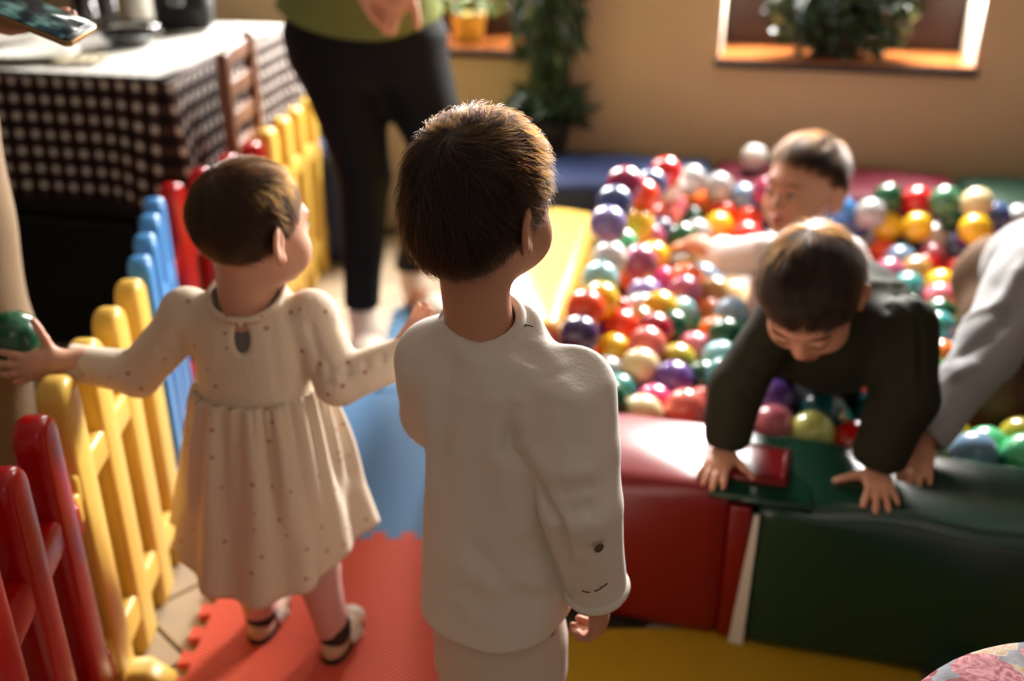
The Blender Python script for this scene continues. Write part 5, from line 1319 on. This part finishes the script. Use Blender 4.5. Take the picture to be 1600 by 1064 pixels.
H6 = Frame(k3, basis((-0.1, -0.95, -0.2), (0, 0, 1)), 1.08); add_hand(S, H6, (.2, .2, .2, .2), 0.12, -1)
v, q = S.mesh(0.0036); obj_np('body', relax(v, q, 1), q, M['skin'], gb)
XC = hair_cap(XH, fat=1.02); v, q = XC.mesh(0.005); obj_np('hair', v, q, M['hair_boy'], gb); face_parts(XH, gb)
S = Sdf().add(cap(WORLD, (1.095, 1.70, 0.52), (1.09, 1.93, 0.455), .118, .112), 0.03).add(ell(WORLD, (1.08, 1.70, .53), (.165, .10, .09)), .03)
S.add(cap(WORLD, g1, g2, .070, .053), 0.04); S.add(cap(WORLD, g2, g3, .053, .036), 0.015); S.add(cap(WORLD, k1, k2, .066, .056), 0.04); S.add(cap(WORLD, k2, k3, .056, .042), 0.015)
for c, e in ((g3, g3 - g2), (k3, k3 - k2)):
    e = e / np.linalg.norm(e); S.sub(cap(WORLD, c + e * .012, c + e * .07, .030, .034), .003); S.keep(half((-e[0], -e[1], .9), c + e * .016), .003) if c is g3 else None
S.sub(cap(WORLD, (1.085, 1.63, .57), XH.fwd((0, -.03, -.06)), .045, .052), .004)
v, q = S.mesh(0.0048); v = relax(v, q, 2)
XL = [([px(1500, 500, 1.6), px(1560, 470, 1.62), px(1600, 400, 1.66)], .012, .009), ([px(1480, 560, 1.55), px(1540, 520, 1.58), px(1590, 470, 1.6)], .012, -.010), ([px(1460, 560, 1.52), px(1500, 600, 1.5)], .010, -.005),
      ([px(1470, 590, 1.5), px(1530, 560, 1.53)], .010, .005), ([px(1540, 400, 1.66), px(1550, 450, 1.64)], .012, -.006), ([px(1520, 450, 1.62), px(1580, 500, 1.6)], .011, -.006)]
v = creases(v, q, XL); v = wavy(v, q, 0.003, 42, 12); obj_np('shirt', v, q, M['grey_knit'], gb)
S = Sdf().add(ell(WORLD, (1.085, 2.02, 0.405), (.118, .09, .10)), 0.03)
for h, kn, an in GK: S.add(cap(WORLD, h, kn, .068, .054), 0.03); S.add(cap(WORLD, kn, an, .054, .042), 0.02)
v, q = S.mesh(0.006); v = wavy(relax(v, q, 1), q, 0.004, 40, 3); obj_np('trousers', v, q, M['brown_trousers'], gb)

# ---- the woman in black trousers
wm = empty('person', (-0.34, 2.60, 0), 'adult in green top, slim black trousers and cream sneakers standing beyond the girl', 'person')
ankA, ankB = np.array((-0.415, 2.545, .085)), np.array((-0.305, 2.84, .10))
kneeA, kneeB = np.array((-0.390, 2.58, .48)), np.array((-0.185, 2.63, .51))
hipA, hipB = np.array((-0.455, 2.63, .84)), np.array((-0.275, 2.65, .84))
WHd = Frame((-0.30, 2.52, 1.55), yaw_pitch_roll(190, 15, 0), 1.28)
S = Sdf(); add_head(S, WHd)
S.add(cap(WORLD, (-0.31, 2.56, 1.48), (-0.33, 2.60, 1.36), .05, .055), .02)
S.add(loft(Fw((-0.375, 2.62, 0), 6), [(0.80, 0, 0, .15, .10), (0.95, 0, 0, .15, .10), (1.1, 0, 0, .125, .09), (1.25, 0, 0, .14, .095), (1.36, 0, 0, .15, .07), (1.42, 0, 0, .08, .05)]), .02)
for h, kn, an in ((hipA, kneeA, ankA), (hipB, kneeB, ankB)): S.add(cap(WORLD, h, kn, .075, .05), .03); S.add(cap(WORLD, kn, an, .05, .034), .02)
for an, yw in ((ankA, 0), (ankB, 0)): S.add(cap(WORLD, an, an + (.02, -.06, -.045), .034, .028), .02)
W1 = [np.array(p) for p in ((-0.50, 2.60, 1.34), (-0.53, 2.50, 1.08), (-0.36, 2.40, 0.99))]; W2 = [np.array(p) for p in ((-0.17, 2.60, 1.34), (-0.12, 2.50, 1.08), (-0.245, 2.42, 0.99))]
for a, b, c in (W1, W2): S.add(cap(WORLD, a, b, .045, .038), .02); S.add(cap(WORLD, b, c, .038, .026), .02)
add_hand(S, Frame(W1[2], basis((0.9, -0.1, -0.30), (0, -1, 0.3)), 1.5), (.5, .5, .5, .5), .04, 1); add_hand(S, Frame(W2[2], basis((-0.45, -0.1, -0.75), (0, -1, 0.3)), 1.5), (.45, .5, .5, .5), .05, -1)
v, q = S.mesh(0.0055); obj_np('body', relax(v, q, 1), q, M['skin'], wm)
WC = hair_cap(WHd, fat=1.04); WC.add(ell(WHd, (0, -.06, -.06), (.075, .05, .11)), .03); v, q = WC.mesh(0.007); obj_np('hair', v, q, M['hair_boy'], wm); face_parts(WHd, wm)
S = Sdf().add(loft(Fw((-0.385, 2.635, 0), 6), [(0.74, 0, 0, .165, .105), (0.84, 0, 0, .205, .13), (0.93, 0, 0, .165, .115), (0.98, 0, 0, .14, .10)], 2.3, .02), .02)
for h, kn, an in ((hipA, kneeA, ankA + (0, 0, .05)), (hipB, kneeB, ankB + (0, 0, .02))): S.add(cap(WORLD, h + (0, 0, -.05), kn, .108, .070), .05); S.add(cap(WORLD, kn, an, .066, .050), .02)
for an in (ankA, ankB): S.keep(half((0, 0, 1), an + (0, 0, .035)), .004) if an is ankA else None
v, q = S.mesh(0.0075); v = wavy(relax(v, q, 2), q, 0.003, 30, 6); obj_np('trousers', v, q, M['black_denim'], wm)
S = Sdf().add(loft(Fw((-0.385, 2.63, 0), 6), [(0.855, 0, 0, .212, .142), (0.93, 0, 0, .20, .14), (1.08, 0, 0, .16, .115), (1.25, 0, 0, .165, .115), (1.36, 0, 0, .165, .085), (1.43, 0, 0, .07, .06)], 2.3, .012), .02)
for a, b, c in (W1, W2): S.add(cap(WORLD, a, b, .06, .05), .04); S.add(cap(WORLD, b, b + (c - b) * .35, .048, .044), .02)
S.keep(half((0.10, 0, -1), (-0.345, 2.6, .868)), .004) if False else None
v, q = S.mesh(0.0075); v = wavy(relax(v, q, 2), q, 0.006, 22, 2); v[:, 2] += np.where(v[:, 2] < .93, np.clip((np.abs(v[:, 0] + .36) / .2) ** 2, 0, 1.2) * .05 - .02, 0) * np.clip((.93 - v[:, 2]) / .06, 0, 1); obj_np('top', v, q, M['green_top'], wm)
for an, yw in ((ankA, 172), (ankB, 150)):
    Fs = Frame((an[0] - .02 * math.sin(math.radians(yw)), an[1] + .055, .012 if an is ankA else .004), yaw_pitch_roll(yw), 1.0); sh = shoe(wm, Fs, 0.25, M['sneaker'], M['gum'])
    S = Sdf().add(cap(WORLD, an + (0, 0, .03), an + (.012, -.03, -.03), .041, .044), .01); v, q = S.mesh(0.006); obj_np('sock', v, q, M['sneaker'], wm)
    bm = bmesh.new()
    for i, y in enumerate((.115, .135, .155, .175)):
        z = .075 - i * .011; add_tube(bm, [Fs.fwd((x * .026, y, z - .012 * x * x)) for x in np.linspace(-1, 1, 7)], 0.004, 6)
    obj_bm('laces', bm, M['strap_white'], sh, True, world_space=True)

# ---- the person holding the phone
pp = empty('person', (-0.90, 1.52, 0), 'person in tan trousers behind the fence, mostly out of view, holding a phone', 'person')
LA = [((-0.892, 1.50, .86), (-0.882, 1.50, .50), (-0.925, 1.53, .08)), ((-1.06, 1.56, .86), (-1.05, 1.56, .48), (-1.05, 1.60, .08))]
PH = Frame((-0.93, 1.50, 1.60), yaw_pitch_roll(110, 25, 0), 1.28)
pA = at_t(108, 72, 1.25); pB = at_t(155, 42, 1.306); ab = pB - pA
d0 = (ray(0, 28) - ray(108, 72)); d0 /= np.linalg.norm(d0); rr = ray(54, 50); lam = -(d0 @ ab) / (rr @ ab); dl = d0 + lam * rr; dl /= np.linalg.norm(dl)
PW = np.linalg.norm(ab); PLn = 0.152; pn = np.cross(ab / PW, -dl); pn /= np.linalg.norm(pn)
if pn[2] < 0: pn = -pn
pc = (pA + pB) / 2 + dl * PLn / 2
S = Sdf(); add_head(S, PH)
S.add(cap(WORLD, (-0.94, 1.51, 1.52), (-0.95, 1.53, 1.40), .05, .055), .02)
S.add(loft(Fw((-0.95, 1.53, 0), 100), [(0.80, 0, 0, .14, .10), (1.1, 0, 0, .13, .09), (1.3, 0, 0, .16, .10), (1.40, 0, 0, .14, .07), (1.45, 0, 0, .07, .05)]), .02)
for h, kn, an in LA: S.add(cap(WORLD, h, kn, .08, .055), .03); S.add(cap(WORLD, kn, an, .055, .036), .02); S.add(cap(WORLD, an, np.array(an) + (.12, -.02, -.05), .036, .028), .02)
hp = pc + dl * .035 - pn * .018 + ab / PW * .012
M1 = [np.array(p) for p in ((-0.90, 1.36, 1.36), (-0.88, 1.30, 1.10))] + [hp + dl * .075 - pn * .02]; M2 = [np.array(p) for p in ((-1.0, 1.70, 1.36), (-1.02, 1.72, 1.08), (-0.92, 1.62, 0.98))]
for a, b, c in (M1, M2): S.add(cap(WORLD, a, b, .045, .038), .02); S.add(cap(WORLD, b, c, .038, .026), .02)
HPh = Frame(M1[2], basis(-dl * 1.0 - pn * .05 + ab / PW * 0.35, -pn), 1.45); add_hand(S, HPh, (.25, .3, .35, .5), .06, 1 if HPh.R[:, 0] @ ab > 0 else -1, (0.6, .7, -.3), .4)
add_hand(S, Frame(M2[2], basis((0.7, -0.4, -0.4), (0, 0, 1)), 1.45), (.4, .4, .4, .4), .05, 1)
v, q = S.mesh(0.0055); obj_np('body', relax(v, q, 1), q, M['skin'], pp)
PC = hair_cap(PH, fat=1.03); v, q = PC.mesh(0.008); obj_np('hair', v, q, M['hair_boy'], pp); face_parts(PH, pp)
S = Sdf().add(loft(Fw((-0.955, 1.53, 0), 100), [(0.74, 0, 0, .14, .10), (0.86, 0, 0, .165, .115), (0.98, 0, 0, .15, .105)], 2.3, .02), .02)
for h, kn, an in LA: S.add(cap(WORLD, h, kn, .108, .080), .03); S.add(cap(WORLD, kn, an, .078, .060), .03)
v, q = S.mesh(0.008); v = wavy(relax(v, q, 2), q, 0.005, 24, 3); obj_np('trousers', v, q, M['tan_trousers'], pp)
S = Sdf().add(loft(Fw((-0.955, 1.53, 0), 100), [(0.90, 0, 0, .165, .12), (1.1, 0, 0, .15, .11), (1.3, 0, 0, .175, .12), (1.40, 0, 0, .15, .085), (1.46, 0, 0, .07, .06)], 2.3, .012), .02)
for a, b, c in (M1, M2): S.add(cap(WORLD, a, b, .06, .05), .04); S.add(cap(WORLD, b, b + (c - b) * .5, .048, .042), .02)
v, q = S.mesh(0.009); obj_np('top', relax(v, q, 2), q, M['dark_trousers'], pp)
for (h, kn, an) in LA: shoe(pp, Frame((an[0] - .06, an[1], .004), yaw_pitch_roll(95), 1.0), 0.26, M['sole_dark'], M['sole_dark'])
# phone: local x = short side, y = long side, z = screen normal
Rp = np.stack([ab / PW, -dl, pn], 1)
if np.linalg.det(Rp) < 0: Rp[:, 0] *= -1
ph = bpy.data.objects.new('phone', None); COL.objects.link(ph)
ph.matrix_world = Matrix.Translation(Vector(pc)) @ Matrix(Rp.tolist()).to_4x4()
tag(ph, 'gold-edged smartphone with a lit screen held over the table', 'phone')
def scr():
    m = bpy.data.materials.new('phone_screen'); m.use_nodes = True; nt, b = nodes(m); L = nt.links
    tc = N(nt, 'ShaderNodeTexCoord'); nz = N(nt, 'ShaderNodeTexNoise', i_Scale=34.0, i_Detail=3.0); L.new(tc.outputs['Object'], nz.inputs['Vector'])
    r = N(nt, 'ShaderNodeValToRGB'); e = r.color_ramp.elements; e[0].position = .38; e[0].color = lin(18, 26, 34); e[1].position = .66; e[1].color = lin(168, 214, 206)
    for p, c in ((.48, (42, 70, 84)), (.55, (96, 140, 122))): x = e.new(p); x.color = lin(*c)
    L.new(nz.outputs['Fac'], r.inputs[0]); L.new(r.outputs[0], b.inputs['Emission Color']); b.inputs['Emission Strength'].default_value = 0.45
    b.inputs['Base Color'].default_value = lin(14, 16, 18); b.inputs['Roughness'].default_value = 0.12
    return m
gold = mat('gold_phone_case', (176, 140, 96), 0.3, 0.5, metal=0.7)
def rrect(w, l, r, n=5):
    out = []
    for cx, cy, a0 in ((w / 2 - r, l / 2 - r, 0), (-w / 2 + r, l / 2 - r, 90), (-w / 2 + r, -l / 2 + r, 180), (w / 2 - r, -l / 2 + r, 270)):
        for k in range(n): a = math.radians(a0 + 90 * k / (n - 1)); out.append((cx + r * math.cos(a), cy + r * math.sin(a)))
    return out
def plate(name, w, l, r, z0, z1, m, parent, bev):
    bm = bmesh.new(); f = bm.faces.new([bm.verts.new((x, y, z0)) for x, y in rrect(w, l, r)]); rr_ = bmesh.ops.extrude_face_region(bm, geom=[f])
    bmesh.ops.translate(bm, verts=[g for g in rr_['geom'] if isinstance(g, bmesh.types.BMVert)], vec=(0, 0, z1 - z0)); bmesh.ops.recalc_face_normals(bm, faces=bm.faces)
    if bev: bmesh.ops.bevel(bm, geom=[e for e in bm.edges if abs(e.verts[0].co.z - e.verts[1].co.z) < 1e-6], offset=bev, segments=2, affect='EDGES', profile=.5)
    return obj_bm(name, bm, m, parent, True)
plate('phone_body', PW, PLn, .010, -.0042, .0038, gold, ph, .0022)
plate('bezel', PW - .003, PLn - .003, .009, .0036, .0042, M['black_leather'], ph, 0)
plate('screen', PW - .007, PLn - .022, .003, .0042, .0045, scr(), ph, 0)
